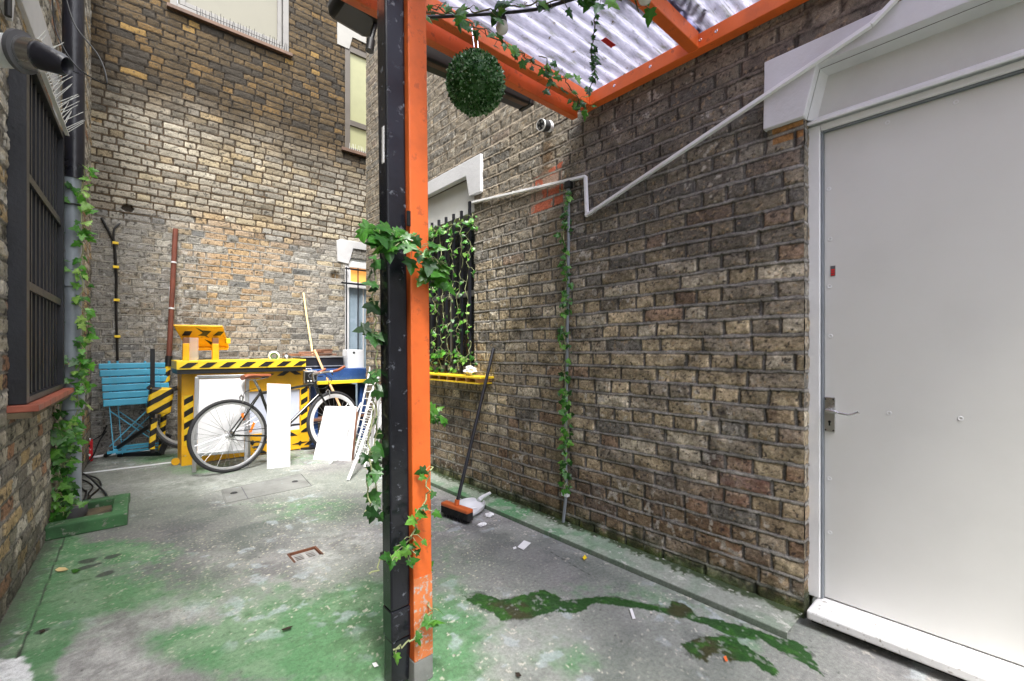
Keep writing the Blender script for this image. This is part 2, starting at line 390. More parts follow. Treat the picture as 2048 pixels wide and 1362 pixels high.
def bricks(grid, O, U, Nn, u0, u1, v0, v1, res, colfn, bond, seed, holes=(), g=.081, relief=1.0, flip=False, jt=1.0):
    O = np.array(O, np.float32); U = np.array(U, np.float32); Nn = np.array(Nn, np.float32)
    nu = max(2, int(round((u1 - u0) / res)) + 1); nv = max(2, int(round((v1 - v0) / res)) + 1)
    uu, vv = np.meshgrid(np.linspace(u0, u1, nu), np.linspace(v0, v1, nv))
    vw = vv + .010 * (fbm(uu, vv, .9, 2, seed) - .5) + .006 * (vn(uu * 5, vv * 4, seed + 3) - .5) + .004 * (vn(uu * 19, vv * 15, seed + 8) - .5)
    uw = uu + .010 * (vn(uu * 7, vv * 9, seed + 4) - .5)
    r = np.floor(vw / g).astype(np.int64); fv = vw - r * g
    rs = np.random.RandomState(seed); r0, r1 = int(r.min()), int(r.max())
    bid = np.zeros(uu.shape, np.int64); du = np.zeros(uu.shape); head = np.zeros(uu.shape, bool)
    allb = {}
    for c in range(-2, 120):                     # every course has its own fixed sequence
        rr = np.random.RandomState(seed * 1000 + c + 5); b = [-1.0 - rr.rand() * .2]; k = rr.randint(2); hd = []
        while b[-1] < 8:
            if bond == 'flemish': L = .232 if k % 2 == 0 else .121
            else:
                st = (c % 2 == 0); L = .238 if st else .123
                if rr.rand() < .16: L = .123 if st else .238
            k += 1; hd.append(L < .2); b.append(b[-1] + L * (1 + .10 * (rr.rand() - .5)))
        allb[c] = (np.array(b), np.array(hd))
    for c in range(r0, r1 + 1):
        mk = r == c
        if not mk.any(): continue
        b, hd = allb[c]; x = uw[mk]; k = np.clip(np.searchsorted(b, x) - 1, 0, len(b) - 2)
        bid[mk] = (c + 3) * 211 + k; du[mk] = np.minimum(x - b[k], b[k + 1] - x); head[mk] = hd[k]
    tab = np.random.RandomState(seed + 99).rand(6, 65536).astype(np.float32); R = tab[:, bid % 65536]
    dv = np.minimum(fv, g - fv)
    jh = .0058 * jt + .003 * (vn(uu * 9, vv * 9, seed + 6) - .5); jv = .0046 * min(jt, 1.15) + .003 * (vn(uu * 11, vv * 8, seed + 14) - .5)
    ed = .0060 * (fbm(uu, vv, 55, 3, seed + 7) - .5)
    sd_ = np.minimum(du - jv, dv - jh) + ed
    m = sst(-.0012, .0032, sd_)
    n1 = fbm(uu, vv, 38, 4, seed + 9); n2 = fbm(uu, vv, 9, 3, seed + 10)
    hb = (.001 + .0055 * R[0] + .0075 * (n1 - .5) + .004 * (n2 - .5)) * 1.0 - .005 * (1 - np.clip(sd_ / .013, 0, 1)) ** 2
    bed = dv - jh < du - jv
    hm = np.where(bed, .0036, -.0028) + .006 * (fbm(uu, vv, 30, 3, seed + 12) - .5)
    hh = (m * hb + (1 - m) * hm) * relief
    bc, mc, rg, hh = colfn(uu, vv, R, n1, n2, head, hh, m)
    if bond == 'english': mc = mc * np.where(bed, 1.0, .52)[..., None]
    edge_ = sst(.016, .004, sd_) * sst(.45, .6, n1); bc = bc * (1 + .35 * edge_)[..., None]        # paler arrises in patches
    col = bc * m[..., None] + mc * (1 - m[..., None])
    dk = sst(.0, .0055, np.abs(sd_ - .001)) ; bed_shadow = sst(.030, .006, g - fv) if bond == 'english' else 0
    col = col * (.42 + .58 * dk)[..., None] * (1 - .42 * bed_shadow * m * sst(.35, .55, n2) if bond == 'english' else 1 + 0 * m)[..., None]      # dark line where brick meets joint, plus shadow painted under each bed joint
    keep = np.ones((nv - 1, nu - 1), bool); uc = (uu[:-1, :-1] + uu[1:, 1:]) / 2; vc = (vv[:-1, :-1] + vv[1:, 1:]) / 2
    for (a, b, c, d) in holes: keep &= ~((uc > a) & (uc < b) & (vc > c) & (vc < d))
    co = O + uu[..., None] * U + Nn * hh[..., None]; co[..., 2] += vv
    q = quads(nv, nu, keep)
    if flip: q = q[:, ::-1]
    grid.add(co.astype(np.float32), q, col.astype(np.float32), rg.astype(np.float32))

def pal(R, cols, wts):
    t = np.cumsum(wts) / np.sum(wts); out = np.zeros(R.shape + (3,), np.float32); lo = 0
    for c, h_ in zip(cols, t): out[(R >= lo) & (R <= h_)] = c; lo = h_
    return out
def blob(u, v, cu, cv, su, sv): return np.exp(-((u - cu) / su) ** 2 - ((v - cv) / sv) ** 2)
# ------------------------------------------------------------------ THE GROUND
def G2(px, py): p = Zp(px, py); return (p.x, p.y)
def px_to_uv_poly(pts): return [G2(*p) for p in pts]
gr = Grid()
gx0, gx1, gy0, gy1, gres = -.75, 3.7, -.7, 6.75, .0062
nu = int((gx1 - gx0) / gres) + 1; nv = int((gy1 - gy0) / gres) + 1
X, Y = np.meshgrid(np.linspace(gx0, gx1, nu), np.linspace(gy0, gy1, nv))
# picture position of each ground vertex: only used to place stains where the photograph has them
dd = X * SA + Y * CA; dd = np.where(dd < .3, .3, dd)
PX = CX + F * (X * CA - Y * SA) / dd; PY = CY + F * H / dd
nA = fbm(X, Y, 2.2, 5, 20); nB = fbm(X, Y, 7, 5, 24); nC = fbm(X, Y, 26, 4, 28); nD = fbm(X, Y, 75, 3, 33); nE = fbm(X, Y, 1.1, 4, 40)
def gb(px, py, sx, sy):
    return np.exp(-((PX - px) / sx) ** 2 - ((PY - py) / sy) ** 2)
grey = mixc(np.tile(np.array((.215, .212, .205), np.float32), X.shape + (1,)), (.30, .295, .285), sst(.40, .62, nA))
grey = mixc(grey, (.135, .13, .135), sst(.50, .70, nB) * .65)
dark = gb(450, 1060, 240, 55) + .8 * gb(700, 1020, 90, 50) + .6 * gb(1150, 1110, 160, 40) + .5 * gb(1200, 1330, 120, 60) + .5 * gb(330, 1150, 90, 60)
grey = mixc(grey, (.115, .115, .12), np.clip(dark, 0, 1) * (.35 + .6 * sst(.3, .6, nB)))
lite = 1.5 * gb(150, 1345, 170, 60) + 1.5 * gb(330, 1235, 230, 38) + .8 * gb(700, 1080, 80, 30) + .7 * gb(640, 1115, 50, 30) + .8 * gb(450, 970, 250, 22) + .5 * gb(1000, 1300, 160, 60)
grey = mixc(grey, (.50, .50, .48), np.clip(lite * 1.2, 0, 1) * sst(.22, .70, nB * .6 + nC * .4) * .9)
gpaint = (1.1 * sst(205, 60, PX) * sst(1020, 1075, PY) + 1.0 * gb(60, 1200, 130, 90) + .9 * gb(240, 1100, 130, 30) + .5 * gb(230, 1190, 110, 45)
          + 1.15 * gb(600, 1300, 240, 95) + .5 * gb(330, 1180, 200, 50) + 1.2 * gb(740, 1250, 90, 90) + .4 * gb(640, 1030, 150, 20) + .35 * gb(700, 1000, 110, 25) + .3 * gb(560, 1010, 160, 12) + .9 * sst(150, 60, PX) * sst(1080, 1130, PY)
          + .65 * gb(900, 1290, 90, 100) + .42 * gb(900, 1120, 60, 90) + .5 * gb(1200, 1180, 120, 30) + .55 * gb(1150, 1320, 80, 40)
          + .45 * gb(620, 915, 120, 18) + .8 * gb(400, 940, 110, 14) + .6 * gb(300, 915, 80, 12) + .55 * gb(1500, 1290, 90, 40) + .3 * gb(1350, 1200, 200, 60)
          - .75 * gb(150, 1345, 150, 45) - .35 * gb(370, 1235, 140, 22) + .55 * gb(380, 1300, 200, 50) - .5 * gb(640, 1120, 60, 25))
gm = sst(.20, .86, gpaint * .9 + (nA - .5) * .8 + (nC - .5) * .6)
edge = np.clip(gm * 1.05, 0, .95)
greenc = mixc(np.tile(np.array((.098, .245, .105), np.float32), X.shape + (1,)), (.19, .31, .18), sst(.45, .7, nB))
greenc = mixc(greenc, (.055, .13, .05), sst(.52, .72, nE * .5 + nC * .5) * .7)
C = grey * (1 - edge[..., None]) + greenc * edge[..., None]
# faint old paint over all of it, then chips and grit
C = mixc(C, (.13, .22, .12), .22 * sst(.30, .62, nE))
chip = sst(.72, .76, fbm(X, Y, 40, 2, 50) * .5 + vn(X * 120, Y * 105, 52) * .5) * (.25 + .75 * sst(.35, .6, nA))
C = mixc(C, (.55, .52, .44), chip * .8)
grit = sst(.86, .93, vn(X * 130, Y * 130, 55)); C = mixc(C, (.62, .58, .42), grit * (.07 + .75 * np.clip(gb(900, 1130, 110, 50) + gb(330, 1120, 260, 60) + gb(700, 1060, 160, 120), 0, 1)))
spots = sst(.955, .98, vn(X * 60, Y * 60, 57)); C = mixc(C, (.05, .05, .045), spots * .7)
pale = sst(.64, .72, fbm(X, Y, 13, 4, 60)); C = mixc(C, (.40, .45, .47), pale * .5 * sst(.4, .6, nA))
rg = np.full(X.shape, .88, np.float32) - .12 * edge
hz = .0022 * (nB - .5) + .0012 * (nC - .5) + .0008 * chip
# white powder in the corner by the left wall, cracks, the dark drips
C = mixc(C, (.78, .79, .80), sst(.35, .6, gb(10, 1362, 60, 46) * 1.4 + (nC - .5) * .8))
def seg_dist(ax, ay, bx, by):
    L2 = (bx - ax) ** 2 + (by - ay) ** 2; t = np.clip(((X - ax) * (bx - ax) + (Y - ay) * (by - ay)) / L2, 0, 1)
    return np.hypot(X - ax - t * (bx - ax), Y - ay - t * (by - ay))
def crack(pts, wd, c=(.03, .035, .03), dp=.003):
    global C, hz
    q = px_to_uv_poly(pts)
    for a, b in zip(q[:-1], q[1:]):
        m_ = sst(wd, wd * .4, seg_dist(*a, *b) + .006 * (nC - .5)); C = mixc(C, c, m_ * .85); hz = hz - dp * m_
crack([(133, 1066), (108, 1130), (70, 1230), (35, 1315)], .005)
crack([(1095, 1100), (1180, 1150)], .002); crack([(640, 1020), (720, 1010), (765, 1000)], .003, (.1, .1, .1))
# wet, mossy drips (they have an outline of their own)
wet1 = [(927, 1192), (960, 1188), (985, 1192), (1000, 1200), (1060, 1188), (1085, 1180), (1110, 1190), (1125, 1202), (1180, 1195), (1230, 1194), (1280, 1205), (1335, 1218), (1345, 1200), (1375, 1210), (1392, 1232), (1470, 1248), (1530, 1268), (1580, 1280), (1612, 1292), (1620, 1310), (1645, 1352), (1610, 1330), (1560, 1305), (1520, 1280), (1470, 1276), (1400, 1246), (1330, 1228), (1250, 1212), (1190, 1206), (1150, 1228), (1110, 1224), (1060, 1236), (1000, 1242), (985, 1225), (960, 1216), (940, 1210)]
wet2 = [(1362, 1290), (1400, 1275), (1445, 1272), (1475, 1280), (1500, 1300), (1530, 1315), (1560, 1345), (1545, 1352), (1500, 1325), (1462, 1322), (1440, 1305), (1415, 1312), (1420, 1325), (1390, 1318), (1375, 1300)]
wx = X + .030 * (fbm(X, Y, 45, 4, 70) - .5) + .018 * (nB - .5); wy = Y + .030 * (fbm(X, Y, 45, 4, 74) - .5)
wm = (inpoly(wx, wy, px_to_uv_poly(wet1)) | inpoly(wx, wy, px_to_uv_poly(wet2))).astype(np.float32)
w2x = X + .10 * (fbm(X, Y, 18, 4, 170) - .5); w2y = Y + .10 * (fbm(X, Y, 18, 4, 174) - .5)
halo = (inpoly(w2x, w2y, px_to_uv_poly(wet1)) | inpoly(w2x, w2y, px_to_uv_poly(wet2))).astype(np.float32) * (1 - wm)
C = C * (1 - .45 * halo * sst(.4, .6, nC))[..., None]; wm = wm * (1 - .7 * sst(.66, .74, fbm(X, Y, 50, 3, 178))); hz = hz + .003 * wm * nD
wetc = mixc(np.tile(np.array((.014, .062, .009), np.float32), X.shape + (1,)), (.040, .042, .015), sst(.52, .70, nB)); wetc = mixc(wetc, (.03, .11, .012), sst(.55, .7, nC) * .7)
C = C * (1 - .95 * wm[..., None]) + wetc * .95 * wm[..., None]; rg = rg - .45 * wm
for (a, b, s1) in ((510, 1125, 1), (175, 1122, 1.2), (172, 1135, 1.1), (210, 1148, 1), (225, 1113, 1), (195, 1128, .5), (85, 1262, .7)):   # old dark spots
    q = G2(a, b); C = mixc(C, (.05, .055, .05), .85 * sst(1.15, .8, np.hypot((X - q[0]) / (.034 * s1), (Y - q[1]) / (.028 * s1)) + (nC - .5) * .8)) if a != 510 else C
# moss and dirt against the walls
C = mixc(C, (.045, .085, .02), .9 * sst(.13, .02, (RX - X) + .12 * (nC - .5)) * sst(.35, .6, nB) * (Y > .5))
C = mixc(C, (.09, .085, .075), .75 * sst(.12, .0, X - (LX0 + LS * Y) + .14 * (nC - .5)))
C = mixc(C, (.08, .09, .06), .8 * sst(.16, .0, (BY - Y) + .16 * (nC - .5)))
keep = np.ones((nv - 1, nu - 1), bool)
dr = [Vector((*G2(a, b), 0)) for a, b in ((576, 1106), (632, 1091), (648, 1111), (584, 1128))]
dcx = sum(p.x for p in dr) / 4; dcy = sum(p.y for p in dr) / 4
keep &= ~((np.abs((X[:-1, :-1]) - dcx) < .075) & (np.abs(Y[:-1, :-1] - dcy) < .065))
co = np.stack([X, Y, hz], -1)
gr.add(co.astype(np.float32), quads(nv, nu, keep), C.astype(np.float32), rg.astype(np.float32))
g_o = gr.build('ground', 'concrete_floor'); g_o['kind'] = 'structure'
far = MB().add([(-40, -40, -.02), (60, -40, -.02), (60, 60, -.02), (-40, 60, -.02)], [(0, 1, 2, 3)])
fo = MB(); fo.v = []; fo.f = []
# the yard beyond the modelled sheet, laid round it
for (a, b, c, d) in ((-40, -40, 60, gy0), (-40, gy1, 60, 60), (-40, gy0, gx0, gy1), (gx1, gy0, 60, gy1)):
    fo.add([(a, b, -.004), (c, b, -.004), (c, d, -.004), (a, d, -.004)], [(0, 1, 2, 3)])
mat('plain_concrete', (.2, .22, .19), .9, var=.3, wear=(.1, .22, .1), wear_amt=.6, wsc=2, bmp=.6, bsc=90)
fo.build('yard_ground', 'plain_concrete', kind='structure')

# raised green strip along the right wall
gs = Grid(); sx0 = 1.985
n1_, n2_ = 40, 620
S, T = np.meshgrid(np.linspace(0, 1, n1_), np.linspace(.60, 5.05, n2_))
XX = sx0 + S * (RX + .01 - sx0) ; YY = T + 0 * S; a_ = fbm(XX, YY, 8, 4, 80); b_ = fbm(XX, YY, 40, 3, 84)
zz = .026 + .003 * (b_ - .5) - .004 * (S < .04); zz = np.where(S <= 0, -.01, zz)
cc = mixc(np.tile(np.array((.115, .265, .125), np.float32), XX.shape + (1,)), (.27, .33, .25), sst(.40, .62, a_)); cc = mixc(cc, (.26, .26, .24), sst(2.2, 1.0, YY + 1.2 * (a_ - .5)) * .7)
cc = mixc(cc, (.26, .27, .25), sst(2.9, 3.3, YY) * .6)
cc = mixc(cc, (.030, .050, .015), sst(.66, .82, S + .5 * (b_ - .5) + .3 * (a_ - .5)) * .95); cc = mixc(cc, (.5, .5, .45), sst(.72, .76, b_) * .7)
cc = mixc(cc, (.03, .045, .025), .75 * (S < .03))  # shadow painted along the front edge of the strip
gs.add(np.stack([XX, YY, zz], -1).astype(np.float32), quads(n2_, n1_, np.ones((n2_ - 1, n1_ - 1), bool)), cc.astype(np.float32), np.full(XX.shape, .85, np.float32))
so = gs.build('kerb_strip', 'concrete_floor'); so['kind'] = 'structure'

# ------------------------------------------------------------------ RIGHT WALL  (u = Y, v = Z)
WY0, WY1 = 2.95, 3.95; WZ0, WZ1 = .955, 2.60
def col_right(u, v, R, n1, n2, head, h, m):
    c = pal(R[1], [(.215, .180, .130), (.27, .215, .135), (.31, .245, .155), (.23, .155, .10), (.38, .325, .235), (.15, .135, .11)], [.2, .27, .25, .06, .13, .09])
    n5 = fbm(u, v, 14, 5, 101); n6 = fbm(u, v, 1.3, 4, 105)
    n7 = fbm(u, v, 75, 2, 125); c = c * np.array((1.15, 1.18, 1.22), np.float32) * (.15 + 1.7 * n5)[..., None] * (.55 + .95 * n7)[..., None] * (.84 + .32 * R[2])[..., None]
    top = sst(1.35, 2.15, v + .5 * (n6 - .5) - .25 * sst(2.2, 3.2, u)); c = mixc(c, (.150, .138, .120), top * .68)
    soot = np.clip(1.0 * blob(u, v, 1.0, 1.72, .35, .28) + .6 * blob(u, v, 1.7, 2.0, .35, .4) + .5 * blob(u, v, 1.15, 2.3, .5, .3), 0, 1) * sst(.3, .55, n6 * .5 + n5 * .5)
    c = c * (1 - .55 * soot)[..., None]
    low = sst(.72, .15, v + .3 * (n6 - .5)); c = mixc(c, (.17, .088, .045), low * .5 * (R[3] > .25)); c = c * (1 - .28 * low)[..., None]
    red = blob(u, v, .75, .45, .22, .35) * (R[4] > .6); c = mixc(c, (.25, .085, .045), np.clip(red, 0, 1) * .5)
    # pale scuffs and lime
    eff = sst(.63, .72, fbm(u, v, 32, 4, 110)) * sst(.45, .62, fbm(u, v, 4, 3, 114)); c = mixc(c, (.45, .42, .36), eff * .75)
    chip = sst(.70, .76, fbm(u, v, 60, 3, 118)); c = mixc(c, (.36, .26, .15), chip * .6)
    pit = sst(.68, .78, fbm(u, v, 75, 2, 121)); c = mixc(c, (.035, .03, .028), pit * .8)
    # rebuilt patch of pink render with red brick showing
    pp = inpoly(u + .03 * (n5 - .5), v + .03 * (n5 - .5), [(1.98, 2.13), (2.30, 2.10), (2.26, 2.36), (1.98, 2.40)]).astype(np.float32)
    c = mixc(c, (.30, .20, .15), pp * .85); c = mixc(c, (.42, .10, .05), pp * sst(.53, .62, n5) * .9)
    sc_ = inpoly(u, v, [(1.9, 1.82), (2.28, 1.84), (2.3, 2.1), (2.0, 2.12)]).astype(np.float32) * sst(.35, .5, n5); c = mixc(c, (.22, .17, .12), sc_ * .6)
    rust = blob(u, v, 2.12, 2.46, .05, .12) + .8 * blob(u, v, 2.9, 1.1, .05, .12); c = mixc(c, (.22, .11, .04), np.clip(rust, 0, 1) * .6)
    mo = np.tile(np.array((.265, .25, .225), np.float32), u.shape + (1,)) * (.3 + 1.4 * n5)[..., None]
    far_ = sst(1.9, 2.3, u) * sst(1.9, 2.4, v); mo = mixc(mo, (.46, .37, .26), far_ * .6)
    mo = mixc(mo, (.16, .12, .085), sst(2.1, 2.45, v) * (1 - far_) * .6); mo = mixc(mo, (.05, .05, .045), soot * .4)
    mossy = sst(.14, .015, v + .16 * (n5 - .5) + .1 * (n6 - .5)); mg = mixc(np.tile(np.array((.025, .04, .012), np.float32), u.shape + (1,)), (.06, .12, .02), sst(.45, .65, n5))
    c = c * (1 - .85 * mossy[..., None]) + mg * .85 * mossy[..., None]; mo = mo * (1 - .85 * mossy[..., None]) + mg * .85 * mossy[..., None]
    h = h * (1 - .8 * pp) + .004 * pp
    yb = (np.abs(u - .66) < .06) & (np.abs(v - 2.10) < .035)
    c = mixc(c, (.36, .17, .05), yb.astype(np.float32) * .85)
    return c, mo, np.full(u.shape, .9), h
gw = Grid()
hole = (WY0, WY1, WZ0, WZ1)
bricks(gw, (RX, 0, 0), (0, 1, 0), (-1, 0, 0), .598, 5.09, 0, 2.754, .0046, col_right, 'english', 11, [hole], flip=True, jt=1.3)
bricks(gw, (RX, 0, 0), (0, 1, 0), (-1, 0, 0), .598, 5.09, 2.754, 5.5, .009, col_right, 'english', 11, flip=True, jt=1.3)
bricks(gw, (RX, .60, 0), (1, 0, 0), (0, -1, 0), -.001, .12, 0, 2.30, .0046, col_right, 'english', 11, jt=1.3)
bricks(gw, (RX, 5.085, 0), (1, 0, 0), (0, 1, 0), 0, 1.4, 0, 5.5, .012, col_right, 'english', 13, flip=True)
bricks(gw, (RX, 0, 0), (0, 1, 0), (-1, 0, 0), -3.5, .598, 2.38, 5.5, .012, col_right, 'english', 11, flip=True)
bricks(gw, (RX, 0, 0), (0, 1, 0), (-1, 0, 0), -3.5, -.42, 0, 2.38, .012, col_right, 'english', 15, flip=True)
dk = (.12, .10, .08)
gw.box((RX + .02, .62, 0), (RX + .5, WY0, 2.9), dk); gw.box((RX + .02, WY1, 0), (RX + .5, 5.06, 2.9), dk)
gw.box((RX + .02, WY0 + .001, 0), (RX + .5, WY1 - .001, WZ0), dk); gw.box((RX + .02, WY0 + .001, WZ1), (RX + .5, WY1 - .001, 2.9), dk)
gw.box((RX + .02, -3.5, 2.9), (RX + .5, 5.06, 5.48), dk); gw.box((RX + .02, -3.5, 0), (RX + .5, -.42, 2.9), dk)
gw.box((RX + .1, -.42, 2.36), (RX + .5, .62, 2.9), dk)
ro = gw.build('brick_wall', 'brickwork'); tag(ro, 'long weathered brown brick wall on the right, running from the white door back past the barred window', 'wall')

# ------------------------------------------------------------------ BACK WALL  (u = X, v = Z)
def col_back(u, v, R, n1, n2, head, h, m):
    c = pal(R[1], [(.27, .26, .235), (.34, .32, .275), (.22, .21, .19), (.36, .31, .22), (.13, .13, .125), (.27, .22, .15)], [.30, .27, .18, .09, .1, .06])
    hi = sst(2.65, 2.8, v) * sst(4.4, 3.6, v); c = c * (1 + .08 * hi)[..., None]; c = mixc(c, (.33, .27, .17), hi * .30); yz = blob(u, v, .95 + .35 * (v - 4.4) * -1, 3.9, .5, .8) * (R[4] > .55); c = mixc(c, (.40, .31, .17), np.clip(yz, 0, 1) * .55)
    n5 = fbm(u, v, 12, 5, 131); n6 = fbm(u, v, 1.2, 4, 135)
    c = c * (.66 + .7 * n5)[..., None] * (.8 + .4 * R[2])[..., None]
    org = np.clip(blob(u, v, 1.0, 2.15, .42, .85) + .6 * blob(u, v, 1.7, 2.3, .4, .6), 0, 1); org = org * sst(2.95, 2.75, v); c = mixc(c, (.42, .265, .125), org * .75 * (R[3] > .3))
    low = sst(1.5, .9, v); c = mixc(c, (.30, .215, .13), low * .45 * sst(.5, 1.1, u)); c = mixc(c, (.10, .09, .08), sst(.75, .25, v) * .6)
    up = sst(3.55, 4.5, v + .8 * (n6 - .5) + .05 * u); dkc = pal(R[4], [(.060, .043, .024), (.085, .058, .029), (.040, .033, .025), (.12, .075, .03)], [.4, .3, .2, .1]) * (.6 + .8 * n5)[..., None]  # bricks darker towards the top
    stripes = np.clip(.9 * blob(u, v, 1.35, 3.1, .35, .3) + .5 * blob(u, v, 2.1, 3.6, .4, .25), 0, 1) * sst(.4, .6, n6 * .4 + n5 * .6)
    c = c * (1 - up[..., None]) + dkc * up[..., None]; c = c * (1 - .6 * stripes)[..., None]
    c = c * (1 - .5 * np.clip(blob(u, v, -.05, 4.0, .25, 1.2), 0, 1) * sst(.35, .6, n5))[..., None]
    eff = sst(.60, .70, fbm(u, v, 26, 4, 140)) * sst(2.9, 1.9, v + .8 * (n6 - .5)) * sst(1.1, .2, u); c = mixc(c, (.52, .51, .49), eff * .85); lo2 = sst(2.9, 2.6, v) * sst(.55, .25, u); c = mixc(c, (.25, .24, .225), lo2 * .55)
    yb = (R[5] > .985) & (v > 3.6); c = mixc(c, (.26, .16, .05), yb.astype(np.float32) * .7)
    pit = sst(.64, .74, fbm(u, v, 45, 3, 143)); c = mixc(c, (.04, .036, .03), pit * .75)
    mo = np.tile(np.array((.078, .052, .030), np.float32), u.shape + (1,)) * (.4 + 1.2 * n5)[..., None]
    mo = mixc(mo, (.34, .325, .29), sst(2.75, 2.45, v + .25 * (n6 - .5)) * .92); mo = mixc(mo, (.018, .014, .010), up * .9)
    hl = inpoly(u, v, [(.02, 2.72), (.06, 2.69), (.11, 2.69), (.13, 2.73), (.10, 2.77), (.05, 2.77)]).astype(np.float32); c = mixc(c, (.015, .012, .01), hl); h = h - .05 * hl
    h2 = np.clip(blob(u, v, 2.36, 2.22, .06, .06) * 1.5, 0, 1); c = mixc(c, (.12, .08, .04), h2); h = h - .03 * h2
    return c, mo, np.full(u.shape, .92), h * 1.15
gb_ = Grid(); dpx = (2.50, 3.36)
holesb = [(.452, 1.735, 5.165, 9), (2.50, 3.36, 0, 2.52), (2.50, 3.36, 4.12, 5.66)]
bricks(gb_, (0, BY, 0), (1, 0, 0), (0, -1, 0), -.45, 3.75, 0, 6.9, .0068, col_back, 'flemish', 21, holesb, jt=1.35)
gb_.box((-.4, BY + .05, 0), (2.49, BY + .4, 5.14), dk); gb_.box((3.37, BY + .05, 0), (3.8, BY + .4, 6.8), dk); gb_.box((2.49, BY + .05, 2.6), (3.37, BY + .4, 4.08), dk)
gb_.box((1.74, BY + .05, 5.14), (2.49, BY + .4, 6.8), dk); gb_.box((2.49, BY + .05, 5.7), (3.37, BY + .4, 6.8), dk); gb_.box((-.4, BY + .05, 5.14), (.45, BY + .4, 6.8), dk)
bo = gb_.build('brick_wall', 'brickwork'); tag(bo, 'tall yellow brick wall, darker towards the top, at the back of the yard, behind the junk', 'wall')
# side of the passage beyond the right wall
gp = Grid(); bricks(gp, (3.75, 5.09, 0), (0, 1, 0), (-1, 0, 0), 0, 1.5, 0, 6.9, .016, col_back, 'flemish', 23, flip=True)
tag(gp.build('brick_wall', 'brickwork'), 'brick wall closing the passage round the far corner', 'wall')

# ------------------------------------------------------------------ LEFT WALL  (u = distance along, v = Z)
def col_left(u, v, R, n1, n2, head, h, m):
    c = pal(R[1], [(.28, .255, .20), (.40, .355, .28), (.21, .19, .16), (.42, .31, .17), (.52, .48, .41), (.32, .18, .11)], [.25, .25, .17, .13, .12, .05])
    n5 = fbm(u, v, 13, 5, 151); n6 = fbm(u, v, 1.5, 4, 155); c = c * (.6 + .8 * n5)[..., None]
    pit = sst(.60, .70, fbm(u, v, 40, 4, 160)); c = mixc(c, (.035, .032, .03), pit * .85)
    eff = sst(.58, .68, fbm(u, v, 22, 4, 164)) * sst(1.1, 1.8, v); c = mixc(c, (.50, .48, .44), eff * .75)
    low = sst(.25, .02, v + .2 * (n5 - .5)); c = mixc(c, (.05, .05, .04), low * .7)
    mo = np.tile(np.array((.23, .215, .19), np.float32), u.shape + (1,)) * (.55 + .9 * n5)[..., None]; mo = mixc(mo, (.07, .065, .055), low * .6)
    return c, mo, np.full(u.shape, .92), h * 1.5
gl = Grid(); LO = (LX0, 0, 0); LWY = (2.975, 4.10); LWZ = (.905, 2.54)
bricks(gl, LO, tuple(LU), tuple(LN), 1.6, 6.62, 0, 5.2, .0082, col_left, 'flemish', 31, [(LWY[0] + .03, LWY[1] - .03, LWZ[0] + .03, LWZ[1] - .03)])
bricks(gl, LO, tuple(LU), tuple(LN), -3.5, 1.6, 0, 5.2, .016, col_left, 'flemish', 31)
def lbox(y0, y1, z0, z1):
    b = MB().box(LW((y0 + y1) / 2, (z0 + z1) / 2, -.28), (.44, y1 - y0, z1 - z0), Matrix.Rotation(-math.atan(LS), 3, 'Z')); gl.add(np.array(b.v, dtype=np.float32), np.array(b.f), np.tile(np.array(dk, dtype=np.float32), (8, 1)), np.full(8, .9, np.float32))
lbox(-3.5, 2.97, 0, 5.18); lbox(4.13, 6.6, 0, 5.18); lbox(2.971, 4.129, 0, .93); lbox(2.971, 4.129, 2.51, 5.18)
lo_ = gl.build('brick_wall', 'brickwork'); tag(lo_, 'rough brick wall on the left with the iron window grille', 'wall')

# ================================================================== DOOR on the right
DX = 2.29
lint = thing('door_surround', 'white painted stone lintel with cut corners over the plain white door', 'lintel', (2.2, .3, 2.1))
def X_(y, z, x): return Vector((x, y, z))
ye = -.50
outer = [(.750, 2.135), (.750, 2.445), (ye, 2.445), (ye, 2.335), (.540, 2.335), (.590, 2.165), (.590, 2.15)]
mb = MB(); mb.prism([X_(y, z, 2.168) for y, z in [(.750, 2.138), (.592, 2.138), (.545, 2.335), (ye, 2.335), (ye, 2.450), (.745, 2.440)]], (.05, 0, 0)); mb.build('stone_face', 'white_masonry', lint, bevel=.004)
mb = MB(); mb.add([X_(.592, 2.138, 2.219), X_(.545, 2.335, 2.219), X_(.525, 2.315, 2.265), X_(.565, 2.14, 2.265)], [(0, 1, 2, 3)])
mb.add([X_(.545, 2.335, 2.219), X_(ye, 2.335, 2.219), X_(ye, 2.315, 2.265), X_(.525, 2.315, 2.265)], [(0, 1, 2, 3)]); mb.build('chamfer', 'white_masonry', lint)
MB().bb((2.262, ye, 2.13), (2.30, .60, 2.345)).build('recessed_panel', 'panel_paint', lint)
MB().prism([X_(.60, 2.128, 2.262), X_(.60, 2.155, 2.262), X_(.60, 2.133, 2.235), X_(.60, 2.122, 2.235)], (0, ye - .60, 0)).build('drip_ledge', 'white_paint', lint)
door = thing('door', 'plain off-white flush door with a steel lever handle, set in a white frame', 'door', (DX, .2, .08))
MB().bb((DX, -.42, .082), (DX + .045, .548, 2.088)).build('door_leaf', 'door_paint', door, bevel=.003)
fr = MB(); fr.bb((2.262, .556, .079), (2.34, .604, 2.12)); fr.bb((2.262, ye, 2.094), (2.34, .556, 2.121)); fr.bb((2.262, ye, .079), (2.34, -.43, 2.094)); f_o = fr.build('frame', 'white_paint', door, bevel=.004)
MB().bb((2.268, .5485, .08), (2.30, .5555, 2.088)).build('stop_bead', 'grey_conduit', door)
MB().bb((2.272, ye + .1, 2.0885), (2.30, .548, 2.0935)).build('stop_bead', 'grey_conduit', door)
